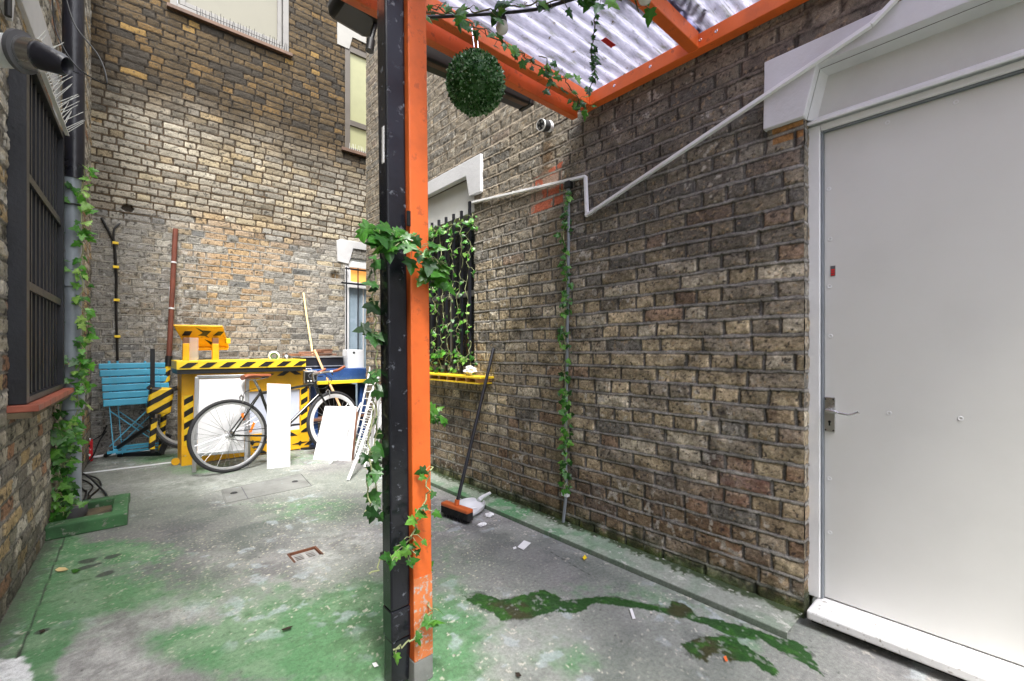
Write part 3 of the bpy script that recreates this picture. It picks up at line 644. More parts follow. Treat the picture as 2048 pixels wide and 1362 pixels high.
hy = Xp(1660, 829, DX); pl = MB().bb((DX - .008, hy.y - .020, hy.z - .075), (DX - .0005, hy.y + .020, hy.z + .075)).build('handle_plate', 'steel', door, bevel=.003)
lv = MB(); zt = hy.z + .022; lv.tube([(DX - .008, hy.y, zt), (DX - .045, hy.y, zt)], .008, 12)
lv.tube(spline([(DX - .045, hy.y + .004, zt), (DX - .050, hy.y - .03, zt - .004), (DX - .050, hy.y - .075, zt - .010), (DX - .046, hy.y - .098, zt - .002), (DX - .044, hy.y - .106, zt + .004)], 5), [.0085] * 6 + [.0055] * 12 + [.0075] * 3, 10)
lv.build('lever', 'steel', pl, smooth=True)
k = MB(); k.disc((DX - .0088, hy.y, hy.z - .030), (1, 0, 0), .0055, .002, 14); k.bb((DX - .0095, hy.y - .0028, hy.z - .047), (DX - .0078, hy.y + .0028, hy.z - .031)); k.build('keyhole', 'void', pl)
for a in (-.066, .066):
    for b in (-.014, .014): MB().disc((DX - .0085, hy.y + b, hy.z + a), (1, 0, 0), .0032, .003, 10).build('screw', 'black_plastic', pl)
sp_ = Xp(1666, 542, DX); st_ = MB().bb((DX - .0015, sp_.y - .0085, sp_.z - .022), (DX - .0002, sp_.y + .0085, sp_.z + .022)).build('sticker', 'rubber_grey', door)
mb = MB()
for i in range(3): mb.bb((DX - .003, sp_.y - .0065, sp_.z - .019 + i * .010), (DX - .0016, sp_.y + .0065, sp_.z - .012 + i * .010))
mb.build('sticker_print', 'red_sticker', st_)
for (a, b) in ((1659, 573), (1661, 672), (1778, 826), (1921, 837), (1659, 957), (1660, 1065), (1658, 378), (1775, 245), (1912, 204), (1660, 478)):
    q = Xp(a, b, DX); MB().lathe((DX - .0002, q.y, q.z), (-1, 0, 0), [(.0085, 0), (.0075, .0016), (.004, .0012), (.0035, -.001), (0, -.001)], 14).build('screw_cap', 'white_paint', door, smooth=True)
sl = MB(); sl.bb((2.130, -.52, .038), (2.35, .572, .076)); tag(sl.build('door_sill', 'sill_paint', bevel=.008), 'thick white painted timber sill under the off-white door', 'door sill')
MB_ = MB().bb((2.20, -.52, -.02), (2.34, .572, .0295)); o_ = MB_.build('sill_gap', 'void'); tag(o_, 'black block standing in for the dark gap beneath the white door sill', 'filler')  # black block paints in the dark of the gap under the sill

# ================================================================== RIGHT WINDOW with grille
win = thing('barred_window', 'white window behind an upright black grille overgrown with ivy, in the right brick wall', 'window', (2.25, 3.45, WZ0))
a0, a1 = 2.835, 4.06
MB().prism([X_(y, z, 2.17) for y, z in [(a0, 2.42), (a0, 2.725), (a1, 2.725), (a1, 2.42), (a1 - .16, 2.42), (a1 - .20, 2.60), (a0 + .20, 2.60), (a0 + .155, 2.42)]], (.05, 0, 0)).build('lintel', 'white_masonry', win, bevel=.004)
MB().bb((2.235, WY0 - .02, 2.33), (2.27, WY1 + .02, 2.615)).build('recessed_panel', 'panel_paint', win)
MB().bb((2.225, WY0 - .01, 2.305), (2.30, WY1 + .01, 2.335)).build('drip_ledge', 'panel_paint', win)
f = MB(); f.bb((2.30, WY0 - .02, WZ0), (2.35, WY0 + .07, 2.31)); f.bb((2.30, WY1 - .07, WZ0), (2.35, WY1 + .02, 2.31)); f.bb((2.301, WY0 + .07, 2.25), (2.351, WY1 - .07, 2.31)); f.bb((2.301, WY0 + .07, WZ0), (2.351, WY1 - .07, WZ0 + .06))
f.bb((2.302, WY0 + .07, 1.62), (2.35, WY1 - .07, 1.67)); f.bb((2.303, 3.42, WZ0 + .06), (2.35, 3.47, 1.62)); f.build('frame', 'window_frame', win, bevel=.003)
MB().bb((2.325, WY0 + .05, WZ0 + .05), (2.33, WY1 - .05, 2.28)).build('pane', 'dark_glass', win)
rv = MB(); rv.bb((2.205, WY0 - .03, WZ0), (2.50, WY0, 2.32)); rv.bb((2.205, WY1, WZ0), (2.50, WY1 + .03, 2.32)); rv.bb((2.205, WY0, WZ0 - .03), (2.5, WY1, WZ0)); rv.build('reveal', 'soil', win)
n_bar = 9; ys = [WY0 + .045 + i * .118 for i in range(n_bar)]
for i, y_ in enumerate(ys): MB().bb((2.172, y_ - .011, WZ0 + .01), (2.190, y_ + .011, 2.33 + .05 * (i == 0))).build('bar', 'black_iron', win)
for z_ in (2.16, 1.03): MB().bb((2.191, WY0 - .0, z_ - .018), (2.199, WY1, z_ + .018)).build('cross_bar', 'black_iron', win)
shelf = thing('window_shelf', 'narrow yellow pallet-wood shelf under the barred window', 'shelf', (2.1, 3.3, .9))
MB().bb((2.065, 2.70, .928), (2.205, 4.05, .944)).build('top_board', 'bright_yellow', shelf, bevel=.002)
for i in range(9): MB().bb((2.08, 2.76 + i * .135, .897), (2.205, 2.785 + i * .135, .927)).build('bearer', 'wood_pale', shelf)
MB().bb((2.07, 2.72, .885), (2.205, 4.0, .8965)).build('lower_board', 'bright_yellow', shelf)

# ================================================================== LEFT WINDOW with grille
lg = thing('window_grille', 'tall dark iron grille boxed over the window in the left wall', 'window grille', LW(3.5, .9, 0))
RL = Matrix.Rotation(-math.atan(LS), 3, 'Z'); OFF = .062
def lb(mb, y0, y1, z0, z1, o0, o1): return mb.box(LW((y0 + y1) / 2, (z0 + z1) / 2, (o0 + o1) / 2), (o1 - o0, y1 - y0, z1 - z0), RL)
fm = MB(); lb(fm, 2.965, 3.03, .905, 2.54, -.06, OFF); lb(fm, 4.06, 4.105, .905, 2.54, -.06, OFF); lb(fm, 3.03, 4.06, .905, .935, -.05, OFF); lb(fm, 3.03, 4.06, 2.51, 2.54, -.05, OFF); fm.build('frame', 'black_iron', lg, bevel=.002)
for i in range(9): lb(MB(), 3.115 + i * .105, 3.137 + i * .105, .935, 2.51, .018, .04).build('bar', 'black_iron', lg)
for z_ in (1.455, 1.967): lb(MB(), 3.03, 4.06, z_ - .02, z_ + .02, .041, .052).build('cross_bar', 'black_iron', lg)
lb(MB(), 3.0, 4.09, .92, 2.53, -.09, -.085).build('pane', 'dark_glass', lg)
w_f = MB(); lb(w_f, 3.03, 3.07, .93, 2.52, -.08, -.05); lb(w_f, 3.52, 3.56, .93, 2.52, -.08, -.05); lb(w_f, 4.02, 4.06, .93, 2.52, -.08, -.05); w_f.build('window_frame', 'window_frame', lg)
sill = thing('window_sill', 'red quarry-tile sill on a cracked mortar bed under the left iron grille', 'window sill', LW(3.5, .85, 0))
for i in range(8): lb(MB(), 2.93 + i * .15, 3.075 + i * .15, .872, .902, -.03, .105).build('tile', 'red_tile', sill, bevel=.003)
lb(MB(), 2.925, 4.12, .845, .871, -.02, .085).build('mortar_bed', 'soil', sill)
ll = thing('window_lintel', 'white painted lintel with a stepped end above the left iron grille', 'lintel', LW(3.5, 2.6, 0))
MB().prism([LW(y, z, -.01) for y, z in [(2.78, 2.60), (2.78, 3.05), (4.28, 3.05), (4.28, 2.60), (4.14, 2.60), (4.06, 2.80), (3.0, 2.80), (2.94, 2.60)]], LN * .035).build('stone_face', 'white_masonry', ll, bevel=.004)
lb(MB(), 2.95, 4.13, 2.57, 2.81, -.05, -.002).build('recessed_panel', 'white_masonry', ll)

# ================================================================== BACK WINDOWS AND DOOR
bw = thing('upstairs_window', 'large cream-blinded window high in the back wall above a row of bird spikes', 'window', (1.1, BY, 5.17))
fm = MB(); fm.bb((.452, BY - .005, 5.17), (.52, BY + .1, 6.9)); fm.bb((1.665, BY - .005, 5.17), (1.735, BY + .1, 6.9)); fm.bb((.52, BY - .004, 5.17), (1.665, BY + .1, 5.235)); fm.build('outer_frame', 'window_frame', bw, bevel=.004)
fm = MB(); fm.bb((.545, BY + .012, 5.25), (.60, BY + .1, 6.9)); fm.bb((1.60, BY + .012, 5.25), (1.65, BY + .1, 6.9)); fm.bb((.60, BY + .013, 5.25), (1.60, BY + .1, 5.30)); fm.build('sash', 'window_frame', bw, bevel=.003)
MB().bb((.53, BY + .04, 5.24), (1.66, BY + .05, 6.9)).build('blind', 'blind', bw)
MB().bb((.42, BY - .06, 5.125), (1.77, BY + .04, 5.168)).build('sill', 'stone_sill', bw, bevel=.004)
bs = thing('bird_spikes', 'row of thin dark bird spikes on the sill of the large upstairs window', 'bird spikes', (1.1, BY - .04, 5.17))
MB().bb((.70, BY - .045, 5.169), (1.72, BY - .025, 5.174)).build('strip', 'dark_frame', bs)
rnd = random.Random(3)
for i in range(34):
    x_ = .71 + i * .03; MB().tube([(x_, BY - .035, 5.172), (x_ + rnd.uniform(-.012, .012), BY - .045 + rnd.uniform(-.02, .02), 5.172 + rnd.uniform(.085, .12))], [.0042, .0026], 5).build('spike', 'black_plastic', bs)
rw = thing('stairwell_window', 'narrow yellow-lit window high in the back wall beside the corner of the right wall', 'window', (2.9, BY, 4.1))
fm = MB(); x0, x1 = 2.503, 3.357
fm.bb((x0, BY - .004, 4.12), (x0 + .075, BY + .1, 5.66)); fm.bb((x1 - .075, BY - .004, 4.12), (x1, BY + .1, 5.66)); fm.bb((x0 + .075, BY - .003, 5.58), (x1 - .075, BY + .1, 5.66)); fm.bb((x0 + .075, BY - .003, 4.12), (x1 - .075, BY + .1, 4.16)); fm.bb((x0 + .075, BY - .003, 4.49), (x1 - .075, BY + .1, 4.57)); fm.build('frame', 'dark_frame', rw, bevel=.004)
MB().bb((x0 + .06, BY + .03, 4.56), (x1 - .06, BY + .035, 5.6)).build('pane', 'lit_pane', rw); MB().bb((x0 + .03, BY + .03, 4.15), (x1 - .03, BY + .035, 4.5)).build('pane', 'lit_pane', rw)
MB().bb((x0 - .06, BY - .05, 4.07), (x1 + .06, BY + .03, 4.118)).build('sill', 'stone_sill', rw, bevel=.003)
MB().prism([(x, BY - .015, z) for x, z in [(2.385, 5.60), (2.385, 6.0), (3.5, 6.0), (3.5, 5.60), (3.30, 5.6), (3.25, 5.80), (2.61, 5.80), (2.56, 5.60)]], (0, .04, 0)).build('lintel', 'shaded_stone', rw, bevel=.004)
MB().bb((2.54, BY + .02, 5.59), (3.32, BY + .06, 5.82)).build('recessed_panel', 'shaded_stone', rw)
bs2 = thing('bird_spikes', 'short row of pale bird spikes on the sill of the narrow yellow-lit window', 'bird spikes', (2.8, BY - .03, 4.12))
MB().bb((2.55, BY - .035, 4.1185), (3.3, BY - .018, 4.124)).build('strip', 'panel_paint', bs2)
for i in range(24): x_ = 2.56 + i * .03; MB().tube([(x_, BY - .027, 4.12), (x_ + rnd.uniform(-.012, .012), BY - .03 + rnd.uniform(-.015, .015), 4.21)], [.003, .0018], 5).build('spike', 'panel_paint', bs2)
bd = thing('back_door', 'grey-blue barred door under a small orange-lit pane, at the foot of the back wall by the corner', 'door', (2.9, BY, 0))
MB().bb((x0 + .06, BY + .06, .02), (x1 - .06, BY + .10, 2.08)).build('door_leaf', 'blue_glass', bd)
fm = MB(); fm.bb((x0, BY + .0, 0), (x0 + .06, BY + .12, 2.5)); fm.bb((x1 - .06, BY, 0), (x1, BY + .12, 2.5)); fm.bb((x0 + .06, BY + .001, 2.38), (x1 - .06, BY + .12, 2.47)); fm.bb((x0 + .06, BY + .002, 2.08), (x1 - .06, BY + .12, 2.17)); fm.bb((x0 + .29, BY + .05, 0), (x0 + .31, BY + .12, 2.08)); fm.build('frame', 'white_paint', bd, bevel=.003)
MB().bb((x0 + .10, BY + .05, 2.17), (x1 - .06, BY + .06, 2.38)).build('transom_pane', 'orange_lit', bd)
MB().prism([(x, BY - .02, z) for x, z in [(2.385, 2.44), (2.375, 2.74), (2.43, 2.77), (3.5, 2.77), (3.5, 2.44), (3.32, 2.42), (3.24, 2.66), (2.62, 2.66), (2.55, 2.42)]], (0, .045, 0)).build('lintel', 'white_masonry', bd, bevel=.005)
MB().bb((2.53, BY + .028, 2.425), (3.33, BY + .07, 2.70)).build('recessed_panel', 'panel_paint', bd)
for x_ in (2.51, 2.685, 2.86, 3.03, 3.2): MB().tube([(x_, BY - .03, .02), (x_, BY - .03, 2.37)], .009, 8).build('bar', 'black_iron', bd)
for z_ in (2.345, 2.13): MB().bb((2.43 + .06 * (z_ > 2.2), BY - .049, z_ - .012), (3.36, BY - .040, z_ + .012)).build('cross_bar', 'black_iron', bd)
# quoins at the end of the right wall
for i, (z0_, z1_) in enumerate(((1.0, 1.25), (1.49, 1.98), (2.2, 2.69), (2.95, 3.4), (3.7, 4.2), (4.45, 4.95))): pass
# ================================================================== DOWNPIPE, PLANTER, CABLES on the left
PXc, PYc = -.232, 4.20
dp = thing('downpipe', 'ivy-wrapped downpipe by the left wall, grey below and glossy black above', 'pipe', (PXc, PYc, 0))
MB().tube([(PXc, PYc, .02), (PXc, PYc, .25), (PXc, PYc, 2.30)], .047, 20).build('lower_pipe', 'grey_pipe', dp, smooth=True)
MB().tube([(PXc + .01, PYc, 2.301), (PXc + .005, PYc, 3.4), (PXc, PYc, 5.3)], .055, 20).build('upper_pipe', 'black_pipe', dp, smooth=True)
for z_ in (1.62, .80): MB().lathe((PXc, PYc, z_), (0, 0, 1), [(.053, -.05), (.061, -.045), (.061, .04), (.064, .045), (.064, .055), (.053, .06)], 20).build('collar', 'grey_pipe', dp, smooth=True)
for z_ in (1.06, 2.12): MB().lathe((PXc, PYc, z_), (0, 0, 1), [(.054, -.006), (.058, -.006), (.058, .006), (.054, .006)], 20).build('strap', 'bamboo' if z_ < 1.5 else 'rubber', dp)
MB().lathe((PXc, PYc, 3.02), (0, 0, 1), [(.056, -.02), (.062, -.02), (.062, .02), (.056, .02)], 20).build('bracket', 'black_pipe', dp)
MB().lathe((PXc, PYc, .02), (0, 0, 1), [(.053, .1), (.075, .08), (.078, .03), (.06, 0)], 20).build('shoe', 'rubber_grey', dp, smooth=True)
pk = thing('gully_kerb', 'green painted concrete kerb boxing in the foot of the ivy-wrapped downpipe', 'kerb', (-.13, 4.05, 0))
k = MB(); k.prism([(-.345, 3.86, 0), (.045, 3.86, 0), (.06, 4.36, 0), (-.02, 4.36, 0), (-.035, 3.965, 0), (-.345, 3.965, 0)], (0, 0, .082)); k.prism([(-.34, 4.36, 0), (.06, 4.3601, 0), (.07, 4.45, 0), (-.33, 4.45, 0)], (0, 0, .07))
k.build('kerb', 'green_paint', pk, bevel=.008)
MB().bb((-.34, 3.966, .001), (-.036, 4.359, .022)).build('bed', 'soil', pk)
def cable(name, label, pts, r, m='black_plastic', cat='cable', group=None):
    return tag(MB().tube(spline(pts, 7), r, 7).build(name, m, smooth=True), label, cat, group)
cable('cable_loop', 'long black cable looping over the concrete from the downpipe foot', [Yp(152, 948, 5.0) if False else Zp(150, 942, .16), Zp(175, 952, .10), Zp(200, 975, .03), Zp(213, 990, .012), Zp(213, 1001, .008)], .0075)
cable('cable_loop', 'black cable coiled back on itself beside the green kerb', [Zp(158, 948, .012), Zp(190, 955, .02), Zp(202, 968, .012), Zp(195, 980, .01), Zp(178, 994, .01), Zp(165, 1006, .01)], .0065)
cable('cable_loop', 'short black cable curling out of the ivy at the pipe foot', [Zp(158, 957, .02), Zp(178, 965, .012), Zp(186, 974, .01), Zp(177, 987, .01), Zp(182, 998, .01), Zp(195, 1004, .01)], .006)
cable('cable_loop', 'bent stub of black cable nearest the grey downpipe', [Zp(156, 968, .02), Zp(170, 982, .01), Zp(173, 981, .012), Zp(168, 998, .01), Zp(160, 1000, .01), Zp(154, 990, .02)], .0065)
cable('cable_run', 'black cable sagging down from the blue chair to the carton', [Yp(213, 862, 6.42), Yp(200, 880, 6.40), Yp(188, 908, 6.3), Zp(176, 924, .02), Zp(158, 936, .01)], .007)
cable('cable_run', 'second black cable hanging behind the blue chairs', [Yp(214, 850, 6.45), Yp(205, 868, 6.44), Yp(190, 878, 6.44), Yp(176, 884, 6.4)], .007)
cable('floor_strip', 'thin white strip lying across the floor towards the yellow counter', [Zp(165, 947, .006), Zp(270, 934, .006), Zp(366, 922, .006)], .007, 'white_plastic', 'strip')
cable('skirting_pipe', 'short white pipe lying along the foot of the back wall behind the chairs', [Yp(176, 916, 6.45), Yp(235, 908, 6.45), Yp(300, 902, 6.45)], .013, 'white_plastic', 'pipe')
# juice carton
ct = thing('juice_carton', 'small red juice carton with a white cap standing by the downpipe', 'carton', (-.14, 6.1, 0))
q0 = Zp(159, 923); q1 = Zp(181, 922); cw = .118; cx_, cy_ = (q0.x + q1.x) / 2, (q0.y + q1.y) / 2
MB().box((cx_, cy_, .100), (cw, .085, .200)).build('box', 'red_carton', ct, bevel=.003)
k = MB(); k.prism([(cx_ - cw / 2, cy_ - .042, .2005), (cx_ + cw / 2, cy_ - .042, .2005), (cx_ + cw / 2, cy_, .222), (cx_ - cw / 2, cy_, .222)], (0, .006, 0)); k.build('gable', 'red_carton', ct)
MB().lathe((cx_ + .028, cy_ - .022, .212), (0, -.4, 1), [(0, .022), (.017, .022), (.017, 0)], 14).build('cap', 'white_plastic', ct)
MB().bb((cx_ - .052, cy_ - .0445, .150), (cx_ + .040, cy_ - .0428, .172)).build('label', 'black_tape', ct)
def text(name, s, size, M4, m, parent):
    cu = bpy.data.curves.new(name, 'FONT'); cu.body = s; cu.size = size; cu.align_x = 'CENTER'; cu.extrude = .0006
    o = bpy.data.objects.new(name, cu); COL.objects.link(o); bpy.context.view_layer.update()
    me = bpy.data.meshes.new_from_object(o.evaluated_get(bpy.context.evaluated_depsgraph_get())); bpy.data.objects.remove(o)
    me.transform(M4); me.materials.clear(); me.materials.append(M[m]); o2 = bpy.data.objects.new(name, me); COL.objects.link(o2); ROOTS[o2.name] = Vector((0, 0, 0)); adopt(o2, parent); return o2
RX90 = Matrix.Rotation(math.radians(90), 4, 'X')
text('lettering', "cranberry", .025, Matrix.Translation((cx_, cy_ - .0435, .118)) @ RX90, 'print_white', ct)
for i, (dx, dz, m_) in enumerate(((-.03, .045, 'red_sticker'), (.012, .03, 'green_paint'), (.03, .065, 'print_white'))): MB().ball((cx_ + dx, cy_ - .0425, dz), .016, 10, 6, (1, .12, .8)).build('printed_fruit', m_, ct)
jb = MB().bb(Yp(163, 450, BY - .06) - Vector((0, 0, 0)), Yp(181, 392, BY - .01)); tag(jb.build('junction_box', 'white_plastic', bevel=.006), 'small white plastic box on the back wall, half hidden by the downpipe ivy', 'box')

# ================================================================== THINGS ON THE BACK WALL
hc = thing('wall_cable', 'black cable clipped down the back wall from a drilled hole with yellow tags', 'cable', (.0, BY - .02, 1.0))
yb_ = BY - .022
MB().tube(spline([Yp(203, 436, yb_), Yp(221, 470, yb_), Yp(229, 490, yb_), Yp(233, 560, yb_), Yp(232, 600, yb_), Yp(235, 722, yb_)], 6), .012, 8).build('cable', 'black_plastic', hc, smooth=True)
MB().tube(spline([Yp(240, 447, yb_ + .02), Yp(228, 460, yb_ - .01), Yp(228, 492, yb_), Yp(232, 560, yb_ + .004)], 6), .009, 8).build('branch', 'black_plastic', hc, smooth=True)
for y_ in (486, 534, 600, 673): q = Yp(231 + .02 * (y_ - 486), y_, yb_); MB().box(q, (.05, .03, .028)).build('clip', 'bright_yellow', hc, bevel=.003)
rp = thing('rusty_pipe', 'tall red-brown rusty pipe leaning on the back wall above a black socket', 'pipe', Yp(335, 780, 6.4))
p1, p2, p3 = Yp(351, 458, BY - .03), Yp(338, 714, 6.42), Yp(331, 776, 6.38)
MB().tube([p1, p2], .026, 14).build('pipe', 'rust', rp, smooth=True)
MB().tube([p2 + Vector((0, 0, .01)), p2 + (p3 - p2) * .3], .034, 14).build('socket', 'black_plastic', rp, smooth=True)
a_ = p2 + (p3 - p2) * .3; k_ = MB().tube([a_, Yp(322, 900, 6.34)], .028, 12).build('taped_foot', 'hazard_wrap', rp, smooth=True, local=a_)
for t_ in (.26, .62): MB().tube([p1.lerp(p2, t_), p1.lerp(p2, t_ + .012)], .0285, 14).build('band', 'white_plastic', rp)
b_ = Yp(344, 596, BY - .02); tag(MB().box(b_, (.055, .016, .26)).build('trunking_stub', 'white_plastic', bevel=.003), 'short white plastic trunking behind the rusty pipe on the back wall', 'trunking')

# ================================================================== FOLDED CHAIRS
def chair(off, label, sc_slats):
    Yc = 6.30 + off[1]; ox = off[0]
    P = lambda px, py, dy=0: Yp(px + ox, py, Yc + dy)
    r = thing('folding_chair', label, 'chair', P(250, 905), 'blue folding chairs leaning on the back wall')
    xl = [197, 199, 203, 204, 205, 206]; yt = [727, 741, 756, 771, 786, 801]
    for i in range(6):
        a, b = P(xl[i], yt[i] + 6, -.03 - .01 * i), P(xl[i] + 117, yt[i] + 3 - i, -.02 - .01 * i)
        if i < sc_slats: MB().bar(a, b, .016, .068 if i else .058, (0, 0, 1)).build('slat', 'chair_blue', r, bevel=.008)
    for x in (218, 290):
        MB().tube([P(x, 722, .01), P(x + 4, 812, -.02)], .011, 8).build('back_rail', 'chair_blue', r)
    for (a, b, c, d) in ((219, 812, 228, 908), (300, 815, 219, 893), (220, 822, 306, 880)):
        MB().bar(P(a, b, -.05), P(c, d, -.05 - .06 * (d > 900)), .008, .016, (0, 1, 0)).build('leg', 'chair_blue', r)
    for y_ in (894, 899, 905): MB().bar(P(228, y_, -.08), P(308, y_ - 9, -.08), .007, .012).build('stretcher', 'chair_blue', r)
    MB().bar(P(214, 906, -.09), P(236, 902, -.09), .01, .03).build('foot', 'chair_blue', r)
    return r
chair((0, 0), 'front light-blue slatted folding chair leaning flat against the back wall', 6)
chair((17, .12), 'second light-blue folding chair, half hidden behind the first', 5)

# ================================================================== TAPED STAND, BASES
ps = thing('taped_stand', 'black steel post with a hazard-taped box and splayed feet in front of the blue chairs', 'stand', Yp(306, 905, 5.95))
Ys = 5.95
MB().bar(Yp(305, 697, Ys), Yp(305, 905, Ys), .038, .038, (0, 1, 0)).build('post', 'black_iron', ps, bevel=.003)
b = MB(); c0 = Yp(320, 801, Ys - .03); b.box(c0, (.20, .16, .27), Matrix.Rotation(.12, 3, 'Y')); b.build('taped_box', 'hazard_wrap', ps, bevel=.02, local=c0)
c1 = Yp(308, 870, Ys - .045); MB().bar(Yp(309, 836, Ys - .045), Yp(303, 898, Ys - .045), .05, .04, (0, 1, 0)).build('taped_leg', 'hazard_wrap', ps, bevel=.004, local=c1)
MB().bar(Yp(304, 770, Ys - .05), Yp(295, 778, Ys - .05), .05, .03).build('bracket', 'black_iron', ps)
MB().tube([Zp(211, 912, .03), Yp(299, 852, Ys - .06)], .021, 10).build('strut', 'black_plastic', ps, smooth=True)
MB().bar(Zp(238, 909, .022), Zp(326, 906, .022), .06, .044).build('foot', 'black_iron', ps, bevel=.002)
MB().bar(Zp(322, 906, .05), Yp(338, 868, Ys + .1), .05, .05).build('foot', 'black_iron', ps, bevel=.002)
MB().bar(Zp(225, 904, .03), Zp(300, 893, .03), .05, .03).build('foot', 'black_iron', ps)

# ================================================================== BICYCLES
def wheel(root, c, ax, R, deep, m_rim, n_sp, tyre='rubber', rimw=.012):
    rim = MB()
    x = Vector(ax).normalized()
    rim.lathe(c, x, [(R - .014, -.010), (R - .014, .010), (R - .014 - deep * .5, rimw * .9), (R - .014 - deep, .006), (R - .014 - deep, -.006), (R - .014 - deep * .5, -rimw * .9), (R - .014, -.010)], 64)
    w_ = rim.build('wheel', m_rim, root, smooth=True)
    MB().torus(c, x, R, .0175, 72, 12).build('tyre', tyre, w_, smooth=True)
    MB().lathe(c, x, [(0, -.05), (.008, -.05), (.009, -.036), (.026, -.034), (.026, -.030), (.013, -.026), (.013, .026), (.026, .030), (.026, .034), (.009, .036), (.008, .05), (0, .05)], 18).build('hub', 'aluminium', w_, smooth=True)
    a0_ = x.orthogonal().normalized(); b0_ = x.cross(a0_); c = Vector(c)
    for i in range(n_sp):
        a = 2 * math.pi * i / n_sp; s = 1 if i % 2 else -1; h = a + (.9 if (i // 2) % 2 else -.9)
        p = c + (a0_ * math.cos(h) + b0_ * math.sin(h)) * .024 + x * s * .030; q = c + (a0_ * math.cos(a) + b0_ * math.sin(a)) * (R - .014 - deep + .004)
        MB().tube([p, q], .0013, 4, False).build('spoke', 'steel', w_)
    return w_
bk = thing('bicycle', 'black road bicycle with brown saddle and bar tape leaning on the yellow counter', 'bicycle', (1.25, 4.95, 0))
Rw = .325
# wheels: rear touches the floor at (460,945), front at (671,903); both lean back towards the counter
rc0 = Zp(462, 944); fc0 = Zp(672, 903)
ln = Vector((0, .10, .995)).normalized()
dirb = (fc0 - rc0); dirb.z = 0; dirb.normalize()
up = (ln - dirb * ln.dot(dirb)).normalized(); axb = dirb.cross(up)
rc = rc0 + up * (Rw + .017); fc = fc0 + up * (Rw + .017)
axf = (Matrix.Rotation(.10, 3, up) @ axb)
rwheel = wheel(bk, rc, axb, Rw, .019, 'aluminium', 32)
fwheel = wheel(bk, fc, axf, Rw, .045, 'white_paint', 24)
for a_, dx in ((.5, 0), (-.5, 0)): pass
q = rc + (dirb * .55 + up * .62).normalized() * .20
def BP(s, t, o=0): return rc0 + dirb * s + up * t + axb * o          # bicycle plane: s along, t up, o sideways (+ away from viewer?)
WB = (fc0 - rc0).length
sgn = 1 if (axb.dot(Vector((SA, CA, 0))) < 0) else -1                   # sideways towards the camera
bbp = BP(.43, .275); seatc = BP(.27, .80); st_top = BP(.285, .755); hd_top = BP(WB - .215, .80); hd_bot = BP(WB - .165, .66)
def tb(a, b, r, nm, m_='bike_frame', par=None): return MB().tube([a, b], r, 12).build(nm, m_, par or bk, smooth=True)
fr_ = MB(); fr_.tube([st_top, bbp], .0145, 12); fr_.tube([st_top + (bbp - st_top) * .08, hd_top + (hd_bot - hd_top) * .15], .0135, 12); fr_.tube([bbp, hd_bot], .016, 12); fr_.tube([hd_top, hd_bot], .018, 12)
for s in (-1, 1):
    fr_.tube([rc + axb * s * .05, bbp + axb * s * .03], .0085, 8); fr_.tube([rc + axb * s * .05, st_top + axb * s * .015 + (bbp - st_top) * .06], .0075, 8)
fr_.build('frame', 'bike_frame', bk, smooth=True)
fk = MB()
for s in (-1, 1): fk.tube([hd_bot + axb * s * .03, hd_bot.lerp(fc, .6) + axb * s * .042 - dirb * .006, fc + axb * s * .048], [.011, .009, .007], 10)
fk.tube([hd_bot + axb * .045, hd_bot - axb * .045], .012, 10); fk.build('fork', 'bike_frame', bk, smooth=True)
tb(st_top, BP(.235, .865), .0125, 'seat_post', 'steel')
sd_ = MB(); pr = [(-.13, .062, .0), (-.10, .070, .012), (-.04, .060, .012), (.02, .035, .008), (.08, .020, .006), (.135, .012, .002)]
vs = []; fs = []; n = 12
for (s, hw, z) in pr:
    for j in range(n):
        a = 2 * math.pi * j / n; vs.append(BP(.265 + s, .885 + z + (.022 if math.sin(a) > 0 else .030 * (hw / .07)) * math.sin(a)) + axb * hw * math.cos(a))
for i in range(len(pr) - 1):
    for j in range(n): fs.append((i * n + j, i * n + (j + 1) % n, (i + 1) * n + (j + 1) % n, (i + 1) * n + j))
fs += [tuple(range(n)), tuple((len(pr) - 1) * n + j for j in range(n))]
sd_.add(vs, fs); so_ = sd_.build('saddle', 'leather', bk, smooth=True)
rl = MB()
for s in (-1, 1): rl.tube([BP(.15, .872) + axb * s * .022, BP(.2, .858) + axb * s * .022, BP(.27, .856) + axb * s * .018, BP(.38, .878)], .0035, 6)
rl.build('saddle_rail', 'steel', so_)
stem_t = BP(WB - .225, .885); tb(hd_top, stem_t, .012, 'steerer', 'steel'); bar_c = BP(WB - .13, .90); tb(stem_t, bar_c, .012, 'stem', 'steel')
for s in (-1, 1):
    pts = spline([bar_c, bar_c + axb * s * .15, bar_c + axb * s * .19 + dirb * .03, bar_c + axb * s * .20 + dirb * .10 + up * .015, bar_c + axb * s * .20 + dirb * .17 + up * .05], 6)
    MB().tube(pts[:14], .0115, 10).build('handlebar', 'aluminium', bk, smooth=True); MB().tube(pts[12:], .0155, 10).build('bar_tape', 'leather', bk, smooth=True)
    MB().tube(spline([bar_c + axb * s * .17 + dirb * .02, bar_c + axb * s * .15 + dirb * .05 - up * .03, bar_c + axb * s * .10 + dirb * .08 - up * .035], 5), .006, 8).build('brake_lever', 'black_plastic', bk, smooth=True)
cb = MB(); cb.tube(spline([bar_c + axb * .06 * sgn, BP(WB - .07, .80, .05 * sgn), BP(WB - .10, .70, .02 * sgn)], 7), .003, 6); cb.tube(spline([bar_c + axb * .02 * sgn, BP(WB - .04, .82, .06 * sgn), BP(WB - .13, .72, .04 * sgn), BP(WB - .25, .76, .02 * sgn)], 7), .003, 6); cb.build('brake_cable', 'black_plastic', bk, smooth=True)
